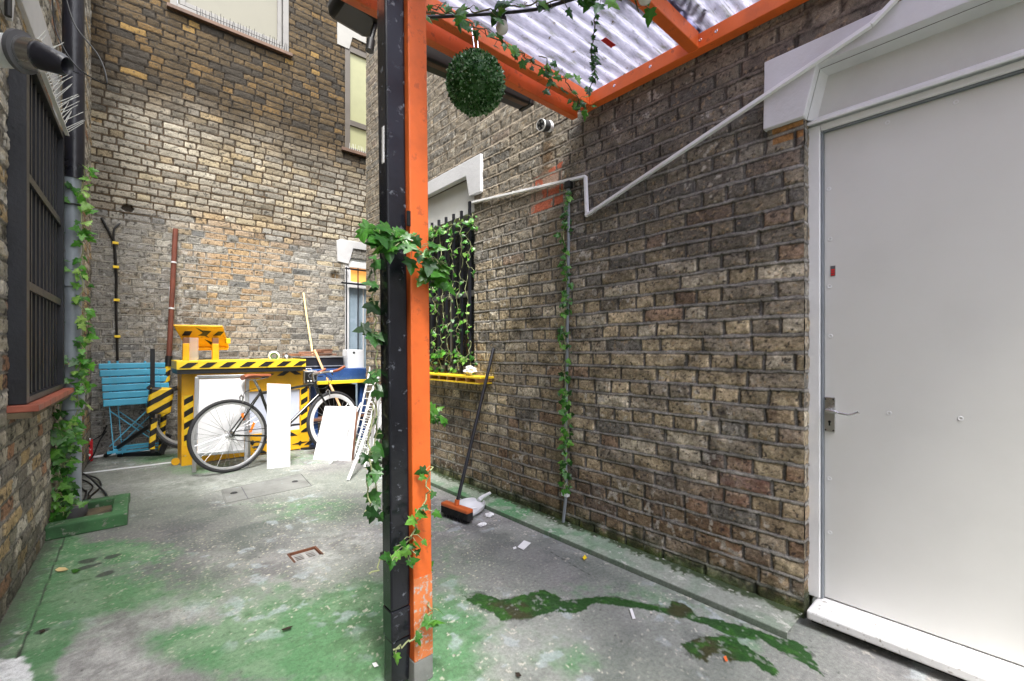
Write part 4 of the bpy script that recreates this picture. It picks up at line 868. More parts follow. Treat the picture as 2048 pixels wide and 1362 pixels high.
cb = MB(); cb.tube(spline([BP(.24, .77, .02 * sgn), BP(.13, .74, .05 * sgn), BP(.12, .68, .04 * sgn)], 7), .003, 6); cb.build('brake_cable', 'black_plastic', bk, smooth=True)
for (s, t_) in ((.115, .665), (WB - .06, .655)):
    c_ = MB()
    for o in (-1, 1): c_.tube([BP(s, t_ + .05, 0), BP(s, t_ + .03, o * .035), BP(s, t_ - .02, o * .03)], .007, 8)
    c_.build('brake_caliper', 'steel', bk, smooth=True)
cr = MB(); cr.lathe(bbp + axb * sgn * .045, axb * sgn, [(.086, 0), (.092, .0015), (.086, .003), (.070, .003), (.070, 0), (.086, 0)], 40); cr.tube([bbp + axb * sgn * .03, bbp + axb * sgn * .06], .016, 14)
for i in range(5): a = i * 1.2566; cr.tube([bbp + axb * sgn * .047, bbp + axb * sgn * .047 + (dirb * math.cos(a) + up * math.sin(a)) * .075], .005, 6)
cr.build('chainring', 'steel', bk, smooth=True)
for s, a in ((1, .6), (-1, .6 + math.pi)):
    e = bbp + axb * s * sgn * .058 + (dirb * math.cos(a) + up * math.sin(a)) * .165
    c_ = MB().tube([bbp + axb * s * sgn * .058, e], .008, 8).build('crank', 'black_plastic', bk, smooth=True)
    pd = MB().box(e + axb * s * sgn * .05, (.09, .055, .02), Matrix((dirb, axb, up)).transposed()); pd.build('pedal', 'black_plastic', c_, bevel=.004)
MB().lathe(rc + axb * sgn * .036, axb * sgn, [(.035, 0), (.036, .003), (.02, .006), (.01, .006)], 24).build('sprocket', 'steel', bk)
ch = MB(); ch.tube([bbp + axb * sgn * .048 + up * .089, rc + axb * sgn * .040 + up * .036], .004, 6); ch.tube([bbp + axb * sgn * .048 - up * .089, rc + axb * sgn * .040 - up * .036], .004, 6); ch.build('chain', 'rubber', bk)
for a in (.95, .25): q = rc + (dirb * math.cos(a) + up * math.sin(a)) * .20 + axb * sgn * .02; MB().bar(q - (dirb * math.cos(a + .9) + up * math.sin(a + .9)) * (.035 if a > .5 else .05), q + (dirb * math.cos(a + .9) + up * math.sin(a + .9)) * (.035 if a > .5 else .05), .022, .006, axb).build('spoke_reflector', 'reflector', rwheel)
# second bicycle behind the counter
b2 = thing('bicycle', 'dark bicycle mostly hidden behind the left end of the yellow counter', 'bicycle', Yp(380, 900, 6.05))
c2 = Yp(384, 832, 5.93); wheel(b2, c2, (.10, 1, .05), .33, .02, 'aluminium', 24, 'rubber_grey')
MB().torus(c2, (.10, 1, .05), .357, .006, 40, 6, .022).build('mudguard', 'rubber', b2)
f2 = MB(); hb = c2 + Vector((.10, 0, .37)); f2.tube([c2 + Vector((0, -.05, 0)), hb + Vector((0, -.03, 0)), hb + Vector((.04, 0, .20))], .013, 8); f2.tube([hb + Vector((.03, 0, .12)), hb + Vector((.55, .02, .08))], .016, 8); f2.tube([hb, hb + Vector((.40, .02, -.35))], .016, 8); f2.build('frame', 'bike_frame', b2, smooth=True)
h2 = MB(); h2.tube(spline([hb + Vector((.04, 0, .22)), hb + Vector((-.02, -.10, .24)), hb + Vector((-.11, -.22, .22)), hb + Vector((-.17, -.22, .18))], 6), .011, 8); h2.tube(spline([hb + Vector((-.15, -.2, .2)), hb + Vector((-.2, -.16, .1)), hb + Vector((-.12, -.1, .02))], 6), .003, 6); h2.build('handlebar', 'black_plastic', b2, smooth=True)
MB().tube(spline([hb + Vector((-.13, -.22, .22)), hb + Vector((-.19, -.22, .05)), hb + Vector((-.12, -.08, -.08)), hb + Vector((0, -.06, -.02))], 7), .003, 6).build('brake_cable', 'black_plastic', b2)

# ================================================================== YELLOW COUNTER
YC = 5.46
ctr = thing('bar_counter', 'home-made yellow bar counter with black hazard chevrons and black star shapes', 'counter', (1.1, YC, 0))
x0 = Yp(363, 800, YC).x; x1 = Yp(622, 800, YC).x; zt = 1.045
MB().bb((x0 - .05, YC - .13, zt - .085), (Yp(612, 720, YC - .13).x, YC + .42, zt)).build('top', 'bright_yellow', ctr, bevel=.004)
MB().bb((x0 - .045, YC - .12, zt - .13), (Yp(606, 740, YC - .12).x, YC + .40, zt - .0855)).build('under_board', 'black_tape', ctr)
def rhomb(par, cx, cz, hw, hh, sk, y, th=.003, m_='black_tape', nm='chevron'):
    MB().prism([(cx - hw - sk, y, cz - hh), (cx + hw - sk, y, cz - hh), (cx + hw + sk, y, cz + hh), (cx - hw + sk, y, cz + hh)], (0, -th, 0)).build(nm, m_, par)
for px in (378, 417, 456, 496, 533, 568, 601): q = Yp(px, 731, YC - .13); rhomb(ctr, q.x, zt - .045, .042, .026, .035, YC - .1305)
# front: upper apron, left leg board, right leg board, bottom board, grey infill panels
xa, xb = x0 + .0, x1
MB().bb((xa, YC, .70), (Yp(606, 780, YC).x, YC + .03, zt - .131)).build('apron', 'yellow_paint', ctr, bevel=.002)
MB().bb((xa, YC - .0, .0), (xa + .115, YC + .045, .699)).build('leg_board', 'yellow_paint', ctr, bevel=.002)
MB().bb((xb - .12, YC + .001, .0), (xb - .02, YC + .045, .699)).build('leg_board', 'yellow_paint', ctr, bevel=.002)
MB().bb((xa + .116, YC + .002, .012), (xb - .121, YC + .04, .235)).build('kick_board', 'yellow_paint', ctr, bevel=.002)
MB().bb((xa + .117, YC + .02, .236), (xb - .122, YC + .05, .699)).build('infill_panel', 'board_grey', ctr)
MB().bb((xa + .001, YC + .046, 0), (xa + .03, YC + .40, zt - .132)).build('side_board', 'yellow_paint', ctr); MB().bb((xb - .05, YC + .046, 0), (xb - .021, YC + .40, zt - .132)).build('side_board', 'yellow_paint', ctr)
tl_ = (xa + .025, YC - .003, .0); MB().bb((xa + .02, YC - .003, .20), (xa + .095, YC - .0005, .70)).build('hazard_strip', 'hazard_wrap', ctr, local=tl_)
MB().bb((xb - .11, YC - .003, .20), (xb - .04, YC - .0005, .74)).build('hazard_strip', 'hazard_wrap', ctr, local=(xb - .11, YC, .03))
def star(par, cx, cz, r, y, rot=0, nm='star'):
    k_ = [(1.25, .10), (.38, .75), (.62, 1.55), (.30, 2.5), (1.25, 3.25), (.38, 3.9), (.70, 4.7), (.30, 5.6)]
    MB().prism([(cx + r * a * math.cos(t + rot), y, cz + r * a * .62 * math.sin(t + rot)) for a, t in k_], (0, -.003, 0)).build(nm, 'black_tape', par)
for (px, py, r_) in ((600, 886, .075), (505, 885, .075), (556, 884, .06)): q = Yp(px, py, YC); star(ctr, q.x, q.z, r_, YC - .0005 + .002)
for (px, py, s_) in ((535, 752, 1), (567, 747, 1), (590, 745, -1), (420, 884, 1), (455, 884, 1), (582, 868, -1), (620, 885, 1), (522, 903, -1)):
    q = Yp(px, py, YC); rhomb(ctr, q.x, q.z, .035, .024, .034 * s_, YC - .0005 if py < 800 else YC + .0015)
MB().tube([(xa + .03, YC - .001, .1), (xa + .03, YC - .006, .1)], .006, 10).build('screw', 'steel', ctr)
MB().lathe((xa - .04, YC + .10, .035), (0, 1, 0), [(0, -.015), (.034, -.015), (.034, .015), (0, .015)], 18).build('castor', 'yellow_paint', ctr)
# lectern on the counter
lc = thing('lectern_top', 'tilted yellow board with black marks on two clear-and-yellow posts, standing on the counter', 'lectern', (Yp(400, 717, YC).x, YC, zt))
def q4(par, ps, th, m_, nm, bevel=.01): return MB().prism(ps, th).build(nm, m_, par, bevel=bevel)
A1, A2, A3, A4 = Yp(346, 651, YC - .02), Yp(446, 653, YC - .02), Yp(459, 697, YC + .20), Yp(374, 699, YC + .20)
nrm_ = (A2 - A1).cross(A4 - A1).normalized(); nrm_ = nrm_ if nrm_.z > 0 else -nrm_
q4(lc, [A1, A2, A3, A4], nrm_ * .022, 'yellow_paint', 'board')
def on_board(u, v, o=.001): return A1.lerp(A2, u).lerp(A4.lerp(A3, u), v) - nrm_ * o
def mark(uv, nm='mark'): MB().prism([on_board(u, v) for u, v in uv], -nrm_ * .002).build(nm, 'black_tape', lc)
mark([(.06, .40), (.22, .40), (.32, .22), (.17, .22)]); mark([(.72, .40), (.88, .40), (.99, .22), (.86, .22)])
mark([(.40, .40), (.52, .28), (.42, .05), (.54, .18), (.72, .20), (.58, .40), (.62, .50), (.53, .42)]); mark([(.50, .55), (.68, .72), (.74, .90), (.58, .78)])
MB().bar(on_board(.05, .93, .02), on_board(.97, .93, .02), .03, .02, nrm_).build('ledge', 'yellow_paint', lc, bevel=.003)
q = Yp(455, 682, YC + .12); MB().box(q, (.04, .12, .06)).build('hinge_block', 'bright_yellow', lc, bevel=.01)
for (a, b, top) in ((365, 380, .30), (424, 437, .26)):
    q = Yp((a + b) / 2, 718, YC + .05); wd = Yp(b, 718, YC + .05).x - Yp(a, 718, YC + .05).x
    MB().box((q.x, YC + .05, zt + .085), (wd, .07, .17)).build('post', 'yellow_paint', lc, bevel=.004); MB().box((q.x, YC + .05, zt + .1701 + .03), (wd * .9, .06, .06)).build('post_head', 'wood_brown', lc)
MB().box((Yp(388, 700, YC).x, YC + .03, zt + .115), (.075, .05, .228)).build('clear_sleeve', 'acrylic', lc)
# oddments on the counter
t = thing('tape_roll', 'small green and white roll lying on the counter', 'tape roll', (1.35, 5.55, zt)); q = Yp(548, 717, 5.6)
MB().torus((q.x, 5.6, zt + .035), (.3, 1, .2), .045, .014, 24, 8).build('roll', 'print_white', t, smooth=True); MB().torus((q.x, 5.59, zt + .035), (.3, 1, .2), .034, .008, 24, 6).build('core', 'green_paint', t, smooth=True)
t = thing('bell', 'small dark chrome bell beside the tape roll on the counter', 'bell', (1.5, 5.6, zt)); q = Yp(573, 716, 5.6)
MB().lathe((q.x, 5.6, zt), (0, 0, 1), [(.05, 0), (.05, .015), (.042, .04), (.02, .055), (0, .057)], 20).build('dome', 'steel', t, smooth=True); MB().ball((q.x, 5.6, zt + .064), .01).build('button', 'black_plastic', t)

# ================================================================== WHITE BOARDS
sg = thing('a_board', 'empty white pavement sign in a silver snap frame behind the bicycle rear wheel', 'sign', Zp(445, 935))
fl, fr2 = Zp(388, 945), Zp(492, 935)
dxs = (fr2 - fl); dxs.z = 0; Ws = dxs.length; dxs.normalize(); bk_ = Vector((-dxs.y, dxs.x, 0))
def S(u, z, o=0): return fl + dxs * u + Vector((0, 0, z)) + bk_ * (z * .14 + o)
TS = .89
MB().prism([S(.02, .17), S(Ws - .02, .17), S(Ws - .02, TS - .02), S(.02, TS - .02)], bk_ * .012).build('panel', 'white_board', sg)
f = MB()
for (a, b) in ((S(.0, .0), S(.0, TS)), (S(Ws, 0), S(Ws, TS))): f.bar(a + bk_ * .004, b + bk_ * .004, .032, .026, bk_)
f.bar(S(.0, TS) + bk_ * .004, S(Ws, TS) + bk_ * .004, .026, .032, (0, 0, 1)); f.bar(S(0.017, .16) + bk_ * .004, S(Ws - .017, .16) + bk_ * .004, .024, .03, (0, 0, 1)); f.build('frame', 'aluminium', sg, bevel=.004)
for u in (0, Ws): MB().bar(S(u, TS - .03, .03), S(u, 0, .30), .02, .02, bk_).build('rear_leg', 'aluminium', sg)
bd_ = thing('white_board', 'narrow upright blank white board leaning against the bicycle frame', 'board', Zp(557, 936))
a, b = Zp(534, 938), Zp(580, 933); th = Vector((.012, .03, 0)); tpa, tpb = Dp(534, 767, (a.x * SA + a.y * CA) + .07), Dp(581, 769, (b.x * SA + b.y * CA) + .07)
MB().prism([a, b, tpb, tpa], th * .6).build('sheet', 'white_board', bd_)
bx = thing('white_box', 'blank white canvas box with a brown wooden edge propped against the front wheel', 'box panel', Zp(670, 920))
a, b = Zp(626, 919), Zp(702, 922); da = (a.x * SA + a.y * CA); db = (b.x * SA + b.y * CA)
ta, tb_ = Dp(650, 812, da + .17), Dp(713, 813, db + .17); nn = (b - a).cross(ta - a).normalized(); nn = nn if nn.y > 0 else -nn
MB().prism([a, b, tb_, ta], nn * .004).build('face', 'white_board', bx)
MB().prism([a + nn * .0045, b + nn * .0045, tb_ + nn * .0045, ta + nn * .0045], nn * .05).build('wooden_edge', 'wood_brown', bx, bevel=.003)
# sticks
def stick(label, a, b, r, m_, nm='pole', cat='pole', group=None): return tag(MB().tube([a, a.lerp(b, .35) + Vector((.004, 0, 0)), a.lerp(b, .7) - Vector((.003, 0, 0)), b], r, 10).build(nm, m_, smooth=True), label, cat, group)
stick('long pale bamboo cane standing behind the counter end and leaning on the back wall', Yp(630, 745, 5.9), Yp(607, 586, BY - .03), .013, 'bamboo', 'bamboo_cane', 'cane')
stick('thick wooden broom pole leaning from the back table across the bicycle handlebar', Yp(696, 850, 5.25), Yp(629, 700, 5.75), .015, 'wood_pale', 'wooden_pole', 'pole')
stick('thin white stick resting across the white canvas box', Zp(661, 927, .006), Yp(722, 806, 4.72), .009, 'white_paint', 'white_stick', 'stick')
stick('long white pole standing in front of the wire racks', Zp(696, 961, .006), Yp(752, 812, 4.55), .014, 'white_paint', 'white_pole', 'pole')
tag(MB().box(Zp(735, 846 + 90, .02), (.02, .02, .02)).build('cork', 'wood_pale'), 'small pale cork on the floor by the wire racks', 'cork')

# ================================================================== BACK TABLE AND WHAT IS ON IT
tbl = thing('work_table', 'blue speckled work table with a bright yellow edge behind the bicycle', 'table', (2.1, 5.8, 0))
xL, xR = 1.70, 2.42; zT = .915
MB().bb((xL, 5.55, .775), (xR, 6.15, zT)).build('top', 'table_blue', tbl, bevel=.004); MB().bb((xL - .0, 5.50, .735), (xR + .01, 6.14, .7745)).build('edge_board', 'bright_yellow', tbl, bevel=.003)
MB().bb((xL, 5.52, .30), (xR, 6.1, .33)).build('shelf', 'wood_brown', tbl)
for (x, y) in ((xL + .06, 5.60), (xR - .06, 5.60), (xL + .06, 6.08), (xR - .06, 6.08)): MB().bb((x - .04, y - .04, 0), (x + .04, y + .04, .734)).build('leg', 'table_blue', tbl)
MB().bb((xL + .02, 5.7, .331), (xR - .1, 6.05, .70)).build('under_block', 'void', tbl)  # near-black block filling the space between shelf and top
mx = thing('metal_case', 'long black metal case with silver edges lying on the blue table', 'case', (1.95, 5.85, zT))
MB().bb((1.66, 5.72, zT + .001), (2.17, 6.1, zT + .14)).build('body', 'black_iron', mx, bevel=.003); MB().bb((1.655, 5.71, zT + .141), (2.18, 6.11, zT + .153)).build('lid_edge', 'aluminium', mx); MB().bb((1.655, 5.712, zT + .03), (2.18, 5.719, zT + .04)).build('trim', 'aluminium', mx)
for i, (a, b, c, d, z_) in enumerate(((1.50, 5.86, 1.72, 5.86, .02), (1.66, 5.82, 2.12, 5.90, .018), (1.70, 5.95, 2.05, 5.80, .048), (1.88, 5.78, 2.08, 5.93, .075))):
    m0 = MB().bar((a, b, zT + .155 + z_), (c, d, zT + .155 + z_ + .004), .12 - .02 * i, .026); tag(m0.build('wood_offcut', 'wood_brown', bevel=.002), ['reddish board end lying nearest the counter, left of the black case', 'widest reddish board lying flat on the black metal case', 'reddish offcut laid slantwise across the widest board', 'topmost short splintered offcut on the black metal case'][i], 'offcut', 'wood offcuts on the black case')
wp = thing('white_container', 'white plastic container with a dark round hole, on the right end of the blue table', 'container', (2.32, 5.75, zT))
MB().bb((2.20, 5.66, zT + .001), (2.41, 5.84, zT + .24)).build('body', 'white_plastic', wp, bevel=.006); MB().disc((2.28, 5.659, zT + .20), (0, 1, 0), .015, .004).build('hole', 'void', wp)
am = thing('amplifier', 'small black amplifier with three pale knobs at the end of the yellow counter', 'amplifier', (1.66, 5.45, .8))
qa = Yp(622, 754, 5.42); MB().box((qa.x, 5.50, qa.z), (.145, .15, .145)).build('case', 'aluminium', am, bevel=.006); MB().box((qa.x, 5.423, qa.z - .004), (.128, .004, .122)).build('face', 'black_plastic', am)
for i in range(3): MB().disc((qa.x - .035 + i * .035, 5.417, qa.z - .045), (0, 1, 0), .010, .01, 14).build('knob', 'print_white', am)
MB().torus((qa.x, 5.420, qa.z + .012), (0, 1, 0), .026, .004, 24, 6).build('dial', 'rubber_grey', am)
MB().tube(spline([(qa.x - .04, 5.5, qa.z + .072), (qa.x - .025, 5.5, qa.z + .095), (qa.x + .025, 5.5, qa.z + .095), (qa.x + .04, 5.5, qa.z + .072)], 5), .006, 8).build('handle', 'steel', am, smooth=True)
MB().tube([(qa.x + .01, 5.5, .02), (qa.x + .01, 5.5, qa.z - .073)], .016, 10).build('stand', 'steel', am); MB().disc((qa.x + .01, 5.5, .012), (0, 0, 1), .12, .02).build('stand_base', 'black_plastic', am)

# ================================================================== WIRE RACKS, STEP LADDER
def rack(label, TL, TR, BR, BL, nr, nv_, r=.008):
    o = thing('wire_rack', label, 'rack', (BL + BR) / 2, 'white wire racks by the corner'); f = MB(); f.tube([BL, TL], r * 1.3, 8); f.tube([BR, TR], r * 1.3, 8); f.tube([TL, TR], r * 1.3, 8); f.build('frame', 'white_paint', o, smooth=True)
    for i in range(nr): t_ = (i + .6) / nr; MB().tube([BL.lerp(TL, t_), BR.lerp(TR, t_)], r * .6, 6).build('rung', 'white_paint', o)
    for i in range(1, nv_): t_ = i / nv_; MB().tube([BL.lerp(BR, t_), TL.lerp(TR, t_)], r * .5, 6).build('upright', 'white_paint', o)
    return o
rack('tallest white wire rack leaning against the end of the right wall', Yp(743, 724, 5.0), Yp(790, 722, 4.9), Zp(748, 925, .01), Zp(703, 905, .01), 13, 2)
rack('shorter white wire rack standing in front of the tallest one', Yp(752, 756, 4.75), Yp(792, 754, 4.7), Zp(735, 929, .01), Zp(707, 915, .01), 11, 3)
rack('white wire rack furthest to the left, slanting by the canvas box', Yp(742, 782, 4.85), Yp(765, 790, 4.8), Zp(729, 934, .01), Zp(712, 902, .01), 8, 2)
sl_ = thing('step_ladder', 'battered white wooden step ladder standing half behind the black post', 'step ladder', Zp(755, 955))
L = lambda px, py, Y_: Yp(px, py, Y_)
MB().bar(Zp(738, 958, .0), L(757, 790, 4.35), .03, .055, (0, 1, 0)).build('rail', 'aluminium', sl_, bevel=.003); MB().bar(Zp(800, 962, .0), L(790, 790, 4.3), .03, .055, (0, 1, 0)).build('rail', 'aluminium', sl_, bevel=.003)
MB().bar(L(738, 893, 4.22), L(806, 908, 4.12), .11, .022).build('tread', 'white_paint', sl_, bevel=.002); MB().bar(L(746, 828, 4.32), L(800, 836, 4.25), .10, .022).build('tread', 'white_paint', sl_, bevel=.002)
MB().bar(Zp(742, 925, .0), L(770, 790, 4.6), .025, .04, (0, 1, 0)).build('rear_leg', 'white_paint', sl_, bevel=.002)
# ================================================================== PERGOLA
LEAN = -.011
PS = .94
def PZ(z): return H + (z - H) * PS
def PV(x, y, z): return Vector((x * PS, y * PS, PZ(z)))
def post_box(mb, x0, x1, y0, y1, z0, z1):
    vs = []; x0, x1, y0, y1 = [q * PS for q in (x0, x1, y0, y1)]; z0 = PZ(z0) if z0 > 0 else 0; z1 = PZ(z1)
    for x in (x0, x1):
        for y in (y0, y1):
            for z in (z0, z1): vs.append((x + LEAN * z, y, z))
    return mb.add(vs, [(0, 1, 3, 2), (4, 6, 7, 5), (0, 4, 5, 1), (2, 3, 7, 6), (0, 2, 6, 4), (1, 5, 7, 3)])
pg = thing('pergola', 'orange painted timber pergola with an orange post, fixed to the right brick wall', 'pergola', (.82, 1.48, 0))
post_box(MB(), .803, .880, 1.44, 1.517, .018, 2.80).build('post', 'orange_paint', pg, bevel=.004)
post_box(MB(), .802, .881, 1.439, 1.518, .0, .0175).build('post_foot', 'manhole', pg, bevel=.004)
post_box(MB(), .8035, .8795, 1.4385, 1.4395, .019, .32).build('scuffed_face', 'dusty_orange', pg)
MB().bb((2.128, -1.4, 2.625), (2.185, 1.775, 2.70)).build('wall_plate', 'orange_paint', pg, bevel=.004)
def rafter(y, z, w_=.05, h_=.085, dz=0, x0=.55): return MB().prism([(x0, y, z - dz), (2.127, y, z), (2.127, y, z + h_), (x0, y, z - dz + h_)], (0, w_, 0)).build('rafter', 'orange_paint', pg, bevel=.004)
rafter(1.70, 2.630, .05, .078); rafter(1.79, 2.585, .045, .085, .0, .45); rafter(1.025, 2.628, .055, .08); rafter(.35, 2.63, .05, .078); rafter(-.35, 2.63, .05, .078)
MB().bb((.68, -.8, 2.60), (.74, 1.69, 2.705)).build('outer_beam', 'orange_paint', pg, bevel=.004)
for (a, b) in ((1228, 183), (1432, 68), (1400, 82), (1300, 140)): q = Xp(a, b, 2.128); MB().lathe((2.1279, q.y, 2.665), (-1, 0, 0), [(.008, 0), (.007, .001), (.003, .0005), (0, -.002)], 12).build('screw', 'steel', pg)
# corrugated roof sheets
def sheet(y0, y1, label):
    xs = np.linspace(.58, 2.192, 12); ys_ = np.arange(y0, y1, .0046); p_ = .073
    mb = MB(); vs = []; fs = []
    for j, y in enumerate(ys_):
        zz_ = 2.727 + .013 * math.sin(2 * math.pi * y / p_)
        for x in xs: vs.append((x, y, zz_ + .002 * math.sin(x * 9 + y * 3)))
    n = len(xs)
    for j in range(len(ys_) - 1):
        for i in range(n - 1): fs.append((j * n + i, j * n + i + 1, (j + 1) * n + i + 1, (j + 1) * n + i))
    mb.add(vs, fs); return tag(mb.build('roof_sheet', 'plastic_sheet', smooth=True), label, 'roof sheet', 'corrugated sheets on the pergola')
sheet(1.03, 1.80, 'dirty clear corrugated roof sheet at the far end of the pergola, with a red sticker')
sheet(.30, 1.10, 'dirty clear corrugated roof sheet over the nearer bay of the pergola')
sheet(-.9, .34, 'clear corrugated roof sheet over the bay nearest the viewer')
q = Dp(1217, 86, 1); t_ = (2.708 - H) / ray(1217, 86).z; q = ray(1217, 86) * t_ + Vector((0, 0, H))
tag(MB().box((q.x, q.y, 2.7095), (.085, .030, .002)).build('sticker', 'red_sticker'), 'small red sticker on the underside of the corrugated roof', 'sticker')
# litter on the roof
rnd = random.Random(12)
def litter(label, cx, cy, n, sx, sy, size, cat='leaf litter'):
    mb = MB()
    for i in range(n):
        c = Vector((cx + rnd.gauss(0, sx), cy + rnd.gauss(0, sy), 2.748 + rnd.random() * .02)); a = rnd.random() * 6.28; s = size * rnd.uniform(.4, 1.2)
        u_ = Vector((math.cos(a), math.sin(a), rnd.uniform(-.3, .3))) * s; v_ = Vector((-math.sin(a), math.cos(a), rnd.uniform(-.3, .3))) * s * .5
        mb.add([c - u_, c - v_, c + u_, c + v_], [(0, 1, 2, 3)])
    o = mb.build('leaf_litter', 'dark_leaf'); tag(o, label, cat); o['kind'] = 'stuff'; return o
litter('loose dead leaves scattered on top of the clear pergola roof', 1.6, 1.35, 90, .35, .26, .012)
litter('thick dark leaf mess lying along the middle rafter on the roof', 1.62, 1.02, 420, .30, .045, .03)
bag = thing('bin_bag', 'crumpled black bag and wood lying on the roof beside the middle rafter', 'bag', (1.5, 1.08, 2.75))
b = MB(); b.ball((1.50, 1.12, 2.80), .07, 20, 12, (3.2, .7, .7))
b.v = [tuple(np.array(v) * (1 + .0) + np.array([.03, .012, .012]) * (math.sin(v[0] * 60 + v[1] * 40) + math.sin(v[2] * 90))) for v in b.v]; b.build('bag', 'black_plastic', bag, smooth=True)
MB().bar((1.2, 1.20, 2.76), (1.9, 1.10, 2.78), .045, .02).build('batten', 'wood_brown', bag)

# square black downpipe fixed to the post
bp = thing('square_downpipe', 'square black plastic downpipe running down beside the orange post', 'pipe', (.75, 1.5, .0))
post_box(MB(), .727, .802, 1.462, 1.532, .22, 3.2).build('pipe', 'black_paint', bp, bevel=.006)
for z_ in (.40,): post_box(MB(), .721, .8025, 1.457, 1.538, z_ - .012, z_ + .012).build('bracket', 'black_plastic', bp, bevel=.003)
post_box(MB(), .7265, .8025, 1.4615, 1.5325, .11, .2195).build('shoe', 'black_paint', bp, bevel=.005)
sh = MB(); sh.prism([PV(.727, 1.463, .109), PV(.802, 1.463, .109), PV(.80, 1.475, -.06), PV(.732, 1.475, -.06)], (0, .06, 0)); sh.build('spout', 'black_paint', bp, bevel=.004)
MB().bar(PV(.695, 1.46, .425), PV(.795, 1.455, .385), .012, .02).build('zip_tie', 'black_plastic', bp)
q = Yp(817, 437, 1.352); MB().box((q.x, 1.352, q.z), (.012, .008, .05)).build('hook', 'void', pg)
q = Xp(766, 290, .655)
MB().box(q, (.002, .014, .12)).build('paper_tag', 'white_paint', bp)
q = Zp(838, 1352)
# speaker and heater under the roof
sp = thing('speaker', 'black speaker hung at the top behind the post', 'speaker', (.80, 2.0, 2.62))
b = MB(); b.box(Yp(718, -30, 2.02), (.21, .20, .34), Matrix.Rotation(.10, 3, 'Y')); b.build('cabinet', 'black_plastic', sp, bevel=.035, smooth=True)
MB().tube([Yp(756, 30, 1.98), Yp(742, 80, 1.98)], .011, 10).build('cable_gland', 'black_plastic', sp); MB().tube([Yp(742, 80, 1.98), Yp(739, 102, 1.98)], .019, 12).build('plug', 'black_plastic', sp, smooth=True)
ht = thing('patio_heater', 'long black patio heater bar slung below the orange beams', 'heater', (1.5, 1.95, 2.6))
h1 = Yp(840, 104, 1.93); h2 = Yp(1048, 196, 1.93)
MB().bar(h1, h2, .10, .10, (0, 0, 1)).build('housing', 'black_plastic', ht, bevel=.008)
dr_ = (h2 - h1).normalized(); MB().bar(h2 + dr_ * .001, h2 + dr_ * .03, .11, .11, (0, 0, 1)).build('end_cap', 'black_plastic', ht, bevel=.006); MB().bar(h2 + dr_ * .031, h2 + dr_ * .036, .02, .06).build('end_plate', 'orange_paint', ht)
MB().bar(h1 + Vector((0, -.02, -.051)), h2 + Vector((0, -.02, -.051)), .03, .004).build('reflector', 'stone_sill', ht)
# topiary ball
bc = Dp(951, 167, 2.05); br = .131
tb_ = thing('topiary_ball', 'artificial boxwood ball hanging from the orange beam', 'topiary ball', bc - Vector((0, 0, br)))
MB().ball(bc, br * .86, 24, 16).build('core', 'ivy_dark', tb_, smooth=True)
rnd = random.Random(5); lb_ = MB()
for i in range(4200):
    z = rnd.uniform(-1, 1); a = rnd.random() * 6.2832; r_ = math.sqrt(1 - z * z); n_ = Vector((r_ * math.cos(a), r_ * math.sin(a), z))
    d = (n_ + Vector((rnd.gauss(0, .55), rnd.gauss(0, .55), rnd.gauss(0, .55)))).normalized(); p = bc + n_ * br * rnd.uniform(.84, .99)
    s = d.cross(Vector((rnd.gauss(0, 1), rnd.gauss(0, 1), rnd.gauss(0, 1)))).normalized(); l_ = rnd.uniform(.011, .018); w_ = l_ * .38; m_ = d.cross(s) * .0015
    lb_.add([p, p + d * l_ * .5 + s * w_ + m_, p + d * l_, p + d * l_ * .5 - s * w_ + m_], [(0, 1, 2), (0, 2, 3)])
lb_.build('leaves', 'box_leaf', tb_)
MB().tube([bc + Vector((0, 0, br * .9)), Vector((bc.x, bc.y + .03, 2.655))], .002, 6).build('chain', 'steel', tb_)
MB().tube([bc + Vector((.02, 0, br * .9)), Vector((bc.x + .03, bc.y + .03, 2.655))], .002, 6).build('chain', 'steel', tb_)
# festoon cable
fs_ = thing('festoon_light', 'black festoon cable with pale round bulbs strung from the post under the roof', 'string light', Dp(1004, 40, 1.7))
fp = spline([Dp(850, 34, 1.66), Dp(905, 32, 1.68), Dp(1000, 26, 1.70), Dp(1080, 17, 1.68), Dp(1160, -6, 1.62), Dp(1290, -40, 1.5)], 8); MB().tube(fp, .0062, 8).build('cable', 'black_plastic', fs_, smooth=True)
def bulb(px, py, d):
    c = Dp(px, py, d); s = MB().lathe(c, (0, 0, -1), [(.006, -.006), (.012, 0), (.013, .035), (.018, .04), (.020, .055), (.019, .058)], 18).build('bulb_holder', 'black_plastic', fs_, smooth=True)
    MB().lathe(c, (0, 0, -1), [(.018, .056), (.022, .066), (.024, .078), (.020, .092), (.011, .099), (0, .101)], 20).build('bulb', 'bulb', s, smooth=True)
bulb(1004, 15, 1.70); bulb(1290, -52, 1.5)
# security camera
cc_ = thing('security_camera', 'small white and black bullet camera on the brick wall below the pergola', 'camera', Xp(1098, 262, RX))
w0 = Xp(1100, 255, RX); e0 = w0 + Vector((-.15, -.0, .015)); 
e1 = Dp(1077, 243, ray(0,0).x * 0 + (e0.x * SA + e0.y * CA) - .03); e0 = Dp(1094, 252, (w0.x * SA + w0.y * CA) - .10); e1 = Dp(1075, 248, (w0.x * SA + w0.y * CA) - .16)
MB().tube([w0, w0 + (e0 - w0) * .25], .028, 16).build('base', 'white_plastic', cc_, smooth=True); MB().tube([w0 + (e0 - w0) * .2, e0], .012, 12).build('arm', 'white_plastic', cc_, smooth=True)
ax_ = (e1 - e0).normalized(); bo_ = MB().lathe(e0, ax_, [(0, -.035), (.030, -.035), (.036, -.025), (.036, 0)], 22).build('rear_shell', 'white_plastic', cc_, smooth=True)
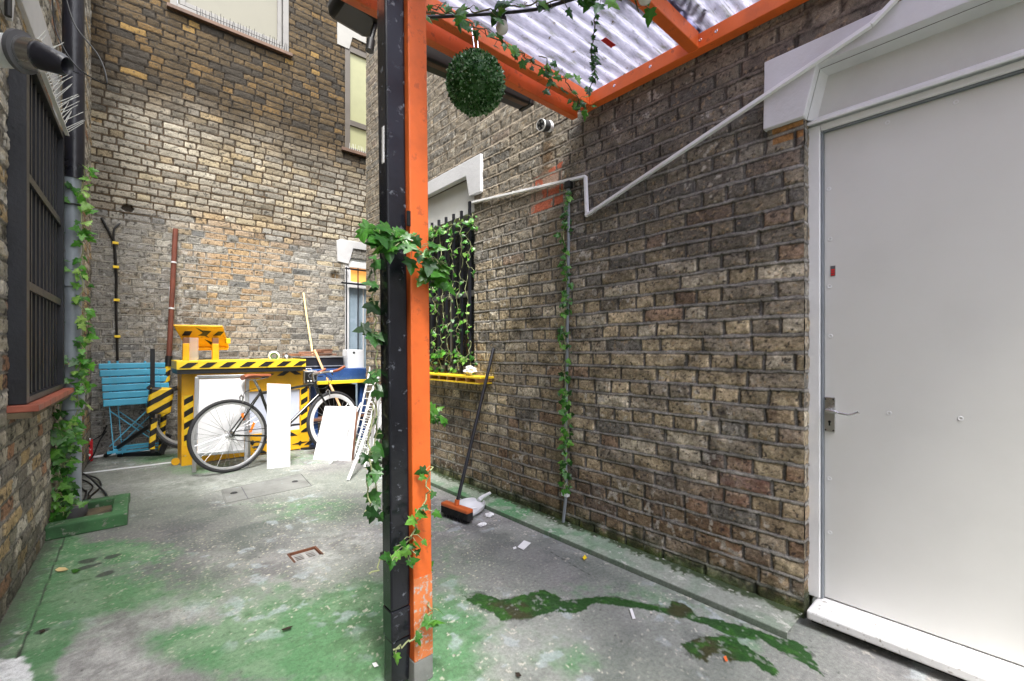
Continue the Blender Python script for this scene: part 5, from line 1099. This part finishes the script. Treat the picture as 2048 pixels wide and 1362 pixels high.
MB().lathe(e0, ax_, [(.0355, 0), (.036, .055), (.033, .060), (.0, .060)], 22).build('dark_shell', 'rubber', cc_, smooth=True); MB().lathe(e0, ax_, [(.0365, .050), (.0375, .062), (.033, .062), (.033, .058)], 22).build('front_ring', 'print_white', cc_, smooth=True)
MB().disc(e0 + ax_ * .061, ax_, .012, .004, 14).build('lens', 'dark_glass', cc_)
side = ax_.orthogonal().normalized()
for i in range(4): a = i * 1.57; d_ = (side * math.cos(a) + ax_.cross(side) * math.sin(a)) * .021; MB().disc(e0 + ax_ * .0612 + d_, ax_, .0075, .003, 10).build('lamp', 'steel', cc_)
# white trunking on the right wall
tr = thing('cable_trunking', 'thin white cable trunking climbing crookedly across the right brick wall to the door lintel', 'trunking', Xp(1175, 430, RX - .01))
xw = RX - .022; P1, P2, P3 = Xp(945, 405, xw), Xp(1171, 353, xw), Xp(1174, 430, xw); P4, P5 = Xp(1742, 50, 2.155), Xp(1802, -12, 2.155)
for a, b, nm in ((P1, P2, 'run'), (P2 - Vector((0, 0, .0)), P3, 'drop'), (P3 + Vector((0, .01, -.003)), P4, 'run'), (P4, P5, 'run')): MB().bar(a, b, .017, .022, (1, 0, 0)).build(nm, 'white_paint', tr, bevel=.002)
# grey conduit with ivy
cd_ = thing('conduit', 'grey conduit running straight down the right brick wall, twined with ivy', 'conduit', Xp(1125, 1045, RX))
xc = RX - .022; cp = [Xp(1136, 372, xc), Xp(1137, 450, xc), Xp(1134, 700, xc), Xp(1131, 900, xc), Xp(1133, 960, xc), Xp(1131, 1000, xc), Xp(1126, 1047, xc)]
MB().tube(spline(cp, 5), .0105, 10).build('pipe', 'grey_conduit', cd_, smooth=True)
q = Xp(1131, 989, xc); MB().box(q, (.03, .05, .022)).build('clip', 'white_plastic', cd_, bevel=.003); MB().box(Xp(1137, 370, xc), (.04, .045, .045)).build('joint', 'black_plastic', cd_, bevel=.004)

# ================================================================== BITS ON THE LEFT WALL
fl_ = thing('flue_pipe', 'fat white flue pipe with steel collar and black cowl jutting across the left wall', 'flue', LW(2.2, 2.3, 0))
DF = 1.62
a, b_, c_, d_ = Dp(-70, 96, DF), Dp(44, 104, DF + .02), Dp(80, 112, DF + .03), Dp(135, 132, DF + .05)
MB().tube([a, b_], .056, 28).build('pipe', 'white_plastic', fl_, smooth=True)
ax2 = (c_ - b_).normalized(); L2 = (c_ - b_).length
MB().lathe(b_, ax2, [(.055, .010), (.054, .016), (.054, L2), (.045, L2)], 30).build('collar', 'steel', fl_, smooth=True)
MB().lathe(b_, ax2, [(.055, -.008), (.072, -.006), (.072, .008), (.055, .0095)], 30).build('flange', 'rubber_grey', fl_, smooth=True)
ax3 = (d_ - c_).normalized(); L3 = (d_ - c_).length
MB().lathe(c_, ax3, [(.048, -.01), (.047, .0), (.038, L3 * .8), (.030, L3), (.022, L3 * .9), (.018, .01), (0, .0)], 30).build('cowl', 'black_pipe', fl_, smooth=True)
MB().bar(c_ + Vector((0, -.0, .05)), d_ + Vector((0, 0, .032)), .005, .006).build('fin', 'steel', fl_)
MB().tube([LW(2.05, 2.7, .03), LW(2.05, 2.26, .05)], .012, 8).build('strap', 'black_iron', fl_)
bs3 = thing('bird_spikes', 'fan of long pale bird spikes leaning out above the left iron grille', 'bird spikes', LW(3.7, 2.56, .06))
MB().bar(LW(2.98, 2.552, .075), LW(4.1, 2.552, .075), .02, .008).build('strip', 'white_plastic', bs3)
for i in range(30):
    y_ = 3.0 + i * .037; MB().tube([LW(y_, 2.555, .075), LW(y_ + .02, 2.555 + rnd.uniform(.09, .12), .075 + rnd.choice((.05, .075, .03)) + rnd.uniform(0, .02))], [.0024, .0014], 5).build('spike', 'panel_paint', bs3)
wl = spline([Dp(104, -20, 2.3), Dp(112, 60, 2.3), Dp(150, 130, 2.28), Dp(205, 166, 2.26), Dp(213, 156, 2.26), Dp(196, 110, 2.28), Dp(150, 50, 2.3), Dp(128, -20, 2.3)], 8)
tag(MB().tube(wl, .0035, 6).build('wire_loop', 'black_plastic', smooth=True), 'slack black wire loop hanging in front of the black downpipe', 'wire')
tag(MB().tube([LW(2.7, 2.5, .05), LW(2.7, 3.6, .05)], .011, 8).build('wall_cable', 'black_plastic', smooth=True), 'straight black cable rising beside the left window lintel', 'cable')

# ================================================================== BROOM, DUSTPAN, RUBBISH
br_ = thing('broom', 'broom with an orange head and a long black handle leaning on the right wall', 'broom', (1.71, 2.5, 0))
hb0 = Vector((1.70, 2.64, .085)); hb1 = Vector((1.735, 2.375, .085)); bd3 = (hb1 - hb0).normalized()
mid = (hb0 + hb1) / 2
b = MB(); b.bar(hb0, hb1, .058, .026, (0, 0, 1)); b.build('head', 'broom_orange', br_, bevel=.008)
b = MB()
for i in range(700):
    t_ = rnd.random(); s_ = rnd.uniform(-.024, .024); p = hb0.lerp(hb1, t_) + Vector((s_, 0, -.012)); o = Vector((s_ * .5 + rnd.gauss(0, .004), (t_ - .5) * .04 + rnd.gauss(0, .004), -.072)); n_ = Vector((.0011, .0005, 0)); b.add([p - n_, p + n_, p + o + n_ * .6, p + o - n_ * .6], [(0, 1, 2, 3)])
b.bar(hb0 - Vector((0, 0, .035)), hb1 - Vector((0, 0, .035)), .048, .05); b.build('bristles', 'bristle', br_)
hdl = Xp(987, 697, RX - .02); MB().tube([mid + Vector((0, .0, .012)), mid + Vector((0.006, 0, .05))], .017, 12).build('socket', 'broom_orange', br_); MB().tube([mid + Vector((0.004, 0, .03)), hdl], .0125, 12).build('handle', 'black_iron', br_, smooth=True)
dpn = thing('dustpan', 'white plastic dustpan lying by the orange broom head', 'dustpan', (1.88, 2.58, 0))
ctrd = Zp(938, 1022, .0); hd_ = (Zp(978, 990, .05) - ctrd); hd_.z = 0; hd_.normalize(); sd2 = Vector((-hd_.y, hd_.x, 0))
prof = [(-.13, .115, .004, .03), (-.04, .118, .004, .045), (.05, .105, .006, .055), (.10, .07, .012, .058), (.125, .03, .03, .058)]
vs = []; fs = []
for (s, w_, z, zt_) in prof:
    for t_, zz_ in ((-1.04, zt_), (-1.0, z + .004), (-.5, z), (0, z), (.5, z), (1.0, z + .004), (1.04, zt_)): vs.append(ctrd + hd_ * s + sd2 * w_ * t_ + Vector((0, 0, zz_)))
for i in range(4):
    for j in range(6): fs.append((i * 7 + j, i * 7 + j + 1, (i + 1) * 7 + j + 1, (i + 1) * 7 + j))
dp_o = MB().add(vs, fs).build('pan', 'white_plastic', dpn, smooth=True); so = dp_o.modifiers.new('thick', 'SOLIDIFY'); so.thickness = .003; ss = dp_o.modifiers.new('sub', 'SUBSURF'); ss.levels = ss.render_levels = 2
MB().tube(spline([ctrd + hd_ * .115 + Vector((0, 0, .045)), ctrd + hd_ * .16 + Vector((0, 0, .058)), ctrd + hd_ * .25 + Vector((0, 0, .062))], 5), [.016] * 4 + [.013] * 3 + [.011] * 4, 12).build('handle', 'white_plastic', dpn, smooth=True)
tag(MB().tube([ctrd + sd2 * .02 + Vector((0, 0, .012)), ctrd + sd2 * -.04 + hd_ * .04 + Vector((0, 0, .018))], .009, 8).build('cigarette_box', 'paper'), 'rolled scrap of white paper lying in the dustpan', 'paper scrap')
def crumple(name, label, c, r, m_, cat, sc=(1, 1, .5), seed=1, group=None):
    rr = random.Random(seed); b = MB().ball(c, r, 14, 9, sc); c = Vector(c)
    b.v = [tuple(c + (Vector(v) - c) * rr.uniform(.6, 1.25)) for v in b.v]; return tag(b.build(name, m_), label, cat, group)
crumple('paper_scrap', 'crumpled grey-white tissue lying behind the dustpan', Zp(978, 1030, .012), .03, 'paper', 'paper scrap', (1.1, 1, .4), 2)
crumple('paper_scrap', 'crumpled white wrapper lying in front of the dustpan', Zp(963, 1049, .01), .026, 'paper', 'paper scrap', (1.3, .8, .35), 3)
crumple('paper_scrap', 'crumpled white paper left on the end of the yellow shelf', Xp(940, 744, 2.13) + Vector((0, 0, .01)), .055, 'paper', 'crumpled paper', (.8, 1, .7), 4)
def flat(name, label, pts, m_, cat, z=.006, th=.0015, group=None): return tag(MB().prism([Zp(a, b, z) for a, b in pts], (0, 0, th)).build(name, m_), label, cat, group)
flat('receipt', 'flat white label lying alone on the concrete in front of the broom', [(1035, 1094), (1048, 1081), (1062, 1086), (1047, 1100)], 'paper', 'paper label')
flat('paper_scrap', 'narrow white strip of paper between the two wet mossy drips', [(1259, 1218), (1264, 1217), (1271, 1237), (1265, 1238)], 'paper', 'paper scrap')
flat('paper_scrap', 'tiny white chip next to the flat white label', [(1026, 1095), (1032, 1093), (1033, 1097), (1027, 1099)], 'paper', 'paper scrap')
flat('petal', 'bright yellow petal at the edge of the green kerb strip', [(1165, 1115), (1170, 1110), (1174, 1116), (1168, 1120)], 'yellow_petal', 'petal', .012)
flat('orange_scrap', 'small orange scrap lying inside the lower wet patch', [(1447, 1314), (1452, 1312), (1456, 1322), (1451, 1323)], 'broom_orange', 'scrap', .01)
flat('leaf', 'fallen orange-brown leaf near the green planter kerb', [(110, 1140), (118, 1135), (130, 1135), (137, 1139), (127, 1142), (115, 1143)], 'bamboo', 'leaf', .007)
flat('leaf', 'fallen bright green leaf beside the dark spots', [(142, 1140), (152, 1138), (162, 1139), (155, 1144), (146, 1146)], 'ivy', 'leaf', .007)
flat('leaf', 'curled dark dead leaf in the middle of the green painted floor', [(563, 1259), (576, 1254), (586, 1252), (580, 1257), (566, 1261)], 'dark_leaf', 'leaf', .01)
flat('leaf', 'dark crumpled leaf on the concrete right of the post foot', [(1030, 1346), (1038, 1345), (1043, 1352), (1035, 1354)], 'dark_leaf', 'leaf', .01)
flat('leaf', 'small dead leaf near the left foot of the left wall', [(78, 1262), (88, 1258), (91, 1261), (82, 1266)], 'dark_leaf', 'leaf', .01)
flat('pebble', 'pale flat chip of plaster beside the post foot', [(744, 1327), (752, 1325), (757, 1332), (749, 1335)], 'paper', 'chip', .006)
# drain
dn = thing('drain_grate', 'small square drain with a rusty frame and pale metal grate sunk in the floor', 'drain', (dcx, dcy, -.02))
fx, fy = .078, .068
f = MB(); f.bb((dcx - fx, dcy - fy, -.07), (dcx - fx + .01, dcy + fy, .003)); f.bb((dcx + fx - .01, dcy - fy, -.07), (dcx + fx, dcy + fy, .003)); f.bb((dcx - fx + .01, dcy - fy, -.07), (dcx + fx - .01, dcy - fy + .01, -.001)); f.bb((dcx - fx + .01, dcy + fy - .01, -.07), (dcx + fx - .01, dcy + fy, .003)); f.build('frame', 'rusty_iron', dn)
MB().bb((dcx - fx, dcy - fy, -.10), (dcx + fx, dcy + fy, -.075)).build('sump', 'void', dn)
g = MB(); gx = fx - .012; gy = fy - .012
for (a, b, c, d) in ((-gx, -gy, gx, -gy + .014), (-gx, gy - .014, gx, gy), (-gx, -gy + .014, -gx + .014, gy - .014), (gx - .014, -gy + .014, gx, gy - .014)): g.bb((dcx + a, dcy + b, -.020), (dcx + c, dcy + d, -.010))
for i in range(4):
    t_ = -.030 + i * .020; g.bb((dcx - gx + .014, dcy + t_ - .004, -.0135), (dcx - .010, dcy + t_ + .004, -.011)) if i % 1 == 0 else None
    g.bb((dcx + .010, dcy + t_ - .004, -.0137), (dcx + gx - .014, dcy + t_ + .004, -.0112))
g.bb((dcx - .010, dcy - gy + .014, -.0192), (dcx + .010, dcy + gy - .014, -.0105)); g.build('grate', 'cast_iron', dn)
# manhole
mh = thing('manhole_cover', 'paint-worn rectangular inspection cover in the floor in front of the white boards', 'manhole cover', Zp(535, 985))
m4 = [Zp(443, 981), Zp(602, 948), Zp(624, 972), Zp(452, 1007)]; cM = sum(m4, Vector()) / 4
MB().prism([p + (cM - p) * .02 for p in m4], (0, 0, .0045)).build('plate', 'manhole', mh)
g = MB()
for i in range(4): a, b = m4[i], m4[(i + 1) % 4]; a = a + (cM - a) * .0; g.bar(a + Vector((0, 0, .003)), b + Vector((0, 0, .003)), .006, .006)
g.build('rim', 'manhole', mh)
g2_ = MB().bar(Zp(483, 974, .005), Zp(496, 997, .005), .006, .002); g2_.build('joint', 'rubber_grey', mh)
for (a, b) in ((468, 986), (590, 963)): MB().lathe(Zp(a, b, .0046), (0, 0, 1), [(.026, 0), (.022, .004), (.016, .002), (0, .001)], 14).build('key_hole', 'rubber', mh)

# ================================================================== IVY
LEAF = [(0, 0), (.16, -.10), (.42, -.06), (.30, .16), (.50, .34), (.24, .44), (.20, .66), (0, 1.0), (-.20, .66), (-.24, .44), (-.50, .34), (-.30, .16), (-.42, -.06), (-.16, -.10)]
def leaf(mb, p, nrm, upv, s, rr):
    nrm = Vector(nrm).normalized(); y = (Vector(upv) - nrm * Vector(upv).dot(nrm))
    if y.length < 1e-3: y = nrm.orthogonal()
    y.normalize(); x = y.cross(nrm); cup = rr.uniform(-.25, .35); vs = []
    for (a, b) in LEAF: vs.append(p + x * a * s + y * b * s - nrm * (abs(a) * cup + .25 * (b - .3) ** 2 * cup * 2) * s)
    c = p + y * .34 * s + nrm * .04 * s; vs.append(c); n = len(LEAF)
    mb.add(vs, [(i, (i + 1) % n, n) for i in range(n)])
def vine(label, path, n_leaf, size, spread, facing, m_='ivy', seed=1, group='artificial ivy garlands', stem_r=.0028, droop=.6, stem_m='stem_green', weights=None, cat='ivy', shoots=0):
    """a stem through the path with leaves on short stalks; every leaf is its own little lobed surface"""
    rr = random.Random(seed); P_ = spline(path, 7); o = thing('ivy_vine', label, cat, P_[-1] if P_[-1].z < P_[0].z else P_[0], group)
    st = MB(); wig = [p + Vector((rr.gauss(0, spread * .25), rr.gauss(0, spread * .25), 0)) for p in P_]; st.tube(wig, stem_r, 6, False); lv = MB(); facing = Vector(facing).normalized()
    for i in range(n_leaf):
        t = rr.random() * (len(wig) - 1) if weights is None else weights(rr) * (len(wig) - 1); k = int(t); p = wig[k].lerp(wig[min(k + 1, len(wig) - 1)], t - k)
        side = facing.cross(Vector((0, 0, 1))); side = side.normalized() if side.length > .01 else Vector((1, 0, 0))
        off = side * rr.uniform(-1, 1) * spread + Vector((0, 0, rr.uniform(-1, .6))) * spread * .7 + facing * rr.uniform(.0, .6) * spread
        q = p + off; s = size * rr.uniform(.6, 1.25)
        nr = facing + Vector((rr.gauss(0, .45), rr.gauss(0, .45), rr.gauss(.25, .4)))
        leaf(lv, q, nr, Vector((rr.gauss(0, .6), rr.gauss(0, .6), -droop + rr.gauss(0, .5))) + side * rr.uniform(-.8, .8), s, rr)
        st.tube([p, (p + q) / 2 + Vector((0, 0, .2 * spread)), q], stem_r * .45, 4, False)
    st.build('stem', stem_m, o); lv.build('leaves', m_, o); return o
fcam = Vector((.15, -1, .1))
# on the left downpipe
vine('ivy garland climbing the right side of the left downpipe', [Vector((PXc + (.055 if z > .7 else -.02), PYc - .05, z)) for z in (2.40, 2.0, 1.6, 1.2, .9, .5, .06)], 125, .055, .042, (.5, -1, .1), 'ivy_bright', 2)
vine('ivy garland climbing the left side of the left downpipe', [Vector((PXc - .060, PYc - .065, z)) for z in (2.35, 2.0, 1.6, 1.2, .8, .4, .1)], 50, .058, .030, (.2, -1, .15), 'ivy', 3)
vine('clump of ivy in the gully kerb at the foot of the downpipe', [Vector((PXc - .05, PYc - .10, z)) for z in (.62, .45, .25, .05)], 85, .060, .065, (.3, -1, .25), 'ivy', 4)
# post
X0 = .75
vine('thick ivy bunch tied round the post at head height', [PV(*(.655, 1.42, 1.545)), PV(*(.72, 1.40, 1.535)), PV(*(.79, 1.385, 1.50)), PV(*(.85, 1.39, 1.46)), PV(*(.87, 1.42, 1.42))], 62, .055, .052, (-.25, -1, .2), 'ivy', 7, droop=.7)
vine('ivy trail hanging down the far-left edge of the black pipe', [PV(*(.695, 1.53, z)) for z in (1.55, 1.40, 1.20, 1.0, .8, .55)], 22, .055, .022, (-.4, -1, .1), 'ivy_dark', 8)
vine('ivy trail hanging from the bunch down the right edge of the orange post', [PV(*(.872 + .012 * math.sin(z * 9), 1.50, z)) for z in (1.45, 1.2, .95, .85, .6, .35, .15)], 32, .040, .026, (.2, -1, .1), 'ivy', 9)
vine('low ivy spray wound round the bottom of the post', [PV(*(.64, 1.44, .40)), PV(*(.70, 1.435, .43)), PV(*(.76, 1.425, .44)), PV(*(.80, 1.42, .52)), PV(*(.84, 1.42, .62)), PV(*(.865, 1.43, .72))], 22, .040, .040, (-.25, -1, .3), 'ivy', 10)
vine('few ivy sprigs trailing from the foot of the orange post', [PV(*(.73, 1.44, .10)), PV(*(.77, 1.42, .12)), PV(*(.82, 1.42, .14)), PV(*(.86, 1.43, .22))], 6, .045, .03, (-.2, -1, .4), 'ivy', 11)
vine('ivy tuft sticking out right of the post at knee height', [PV(*(.87, 1.50, .93)), PV(*(.90, 1.49, .92)), PV(*(.925, 1.48, .88))], 14, .042, .03, (.1, -1, .2), 'ivy', 12)
vine('ivy tendril hanging left of the black pipe near the dustpan level', [PV(*(.685, 1.52, .95)), PV(*(.66, 1.51, .80)), PV(*(.665, 1.51, .68)), PV(*(.65, 1.5, .58))], 12, .042, .022, (-.3, -1, .1), 'ivy_dark', 13)
# window grille
for i in range(6):
    y_ = 2.99 + i * .135; vine('ivy strand woven up the black window grille between the bars', [Vector((2.165, y_ + .03 * math.sin(z * 5 + i), z)) for z in (2.27, 2.0, 1.7, 1.4, 1.15, .98)], 34, .036, .050, (-1, -.55, .1), ('ivy_bright', 'ivy')[i % 2], 20 + i, 'ivy strands on the window grille')
vine('ivy strand running level across the top of the window grille', [Vector((2.16, y_, 2.22 + .03 * math.sin(y_ * 8))) for y_ in (2.94, 3.2, 3.5, 3.9)], 44, .045, .04, (-1, -.5, .1), 'ivy_bright', 27, 'ivy strands on the window grille')
vine('ivy strand running level across the foot of the window grille', [Vector((2.16, y_, 1.10 + .03 * math.sin(y_ * 8))) for y_ in (2.97, 3.2, 3.5, 3.9)], 34, .045, .04, (-1, -.5, .1), 'ivy_bright', 28, 'ivy strands on the window grille')
# conduit
vine('long ivy garland twined down the grey conduit on the right wall', [Vector((RX - .035, 1.925 + .012 * math.sin(z * 14), z)) for z in (2.17, 1.9, 1.6, 1.3, 1.0, .7, .45, .26)], 150, .040, .034, (-1, -.75, .1), 'ivy', 30, stem_r=.0022)
# roof beams
vine('ivy hanging along the orange double rafter to its wall end', [Dp(862, 20, 1.85), Dp(935, 45, 1.95), Dp(1020, 95, 2.1), Dp(1080, 130, 2.3), Dp(1130, 160, 2.5), Dp(1160, 205, 2.62), Dp(1176, 222, 2.70)], 52, .046, .06, (-.6, -1, -.1), 'ivy', 33, stem_m='stem_brown')
vine('ivy entwined along the black festoon cable', [Dp(855, 30, 1.64), Dp(930, 22, 1.66), Dp(1020, 18, 1.68), Dp(1100, 5, 1.66), Dp(1200, -10, 1.6), Dp(1275, 15, 1.55)], 34, .050, .055, (-.5, -1, -.2), 'ivy', 34, stem_m='stem_brown')
vine('thin dark ivy strand hanging free in front of the corrugated roof', [Dp(1192, -10, 1.9), Dp(1188, 60, 1.95), Dp(1182, 110, 2.05), Dp(1190, 150, 2.2), Dp(1172, 185, 2.35)], 60, .030, .014, (-.5, -1, 0), 'ivy_dark', 35, stem_m='stem_brown')
vine('short ivy sprig dangling below the inner orange beam', [Dp(1085, 110, 2.3), Dp(1100, 150, 2.35), Dp(1098, 185, 2.36)], 9, .045, .03, (-.5, -1, 0), 'ivy', 36, stem_m='stem_brown')
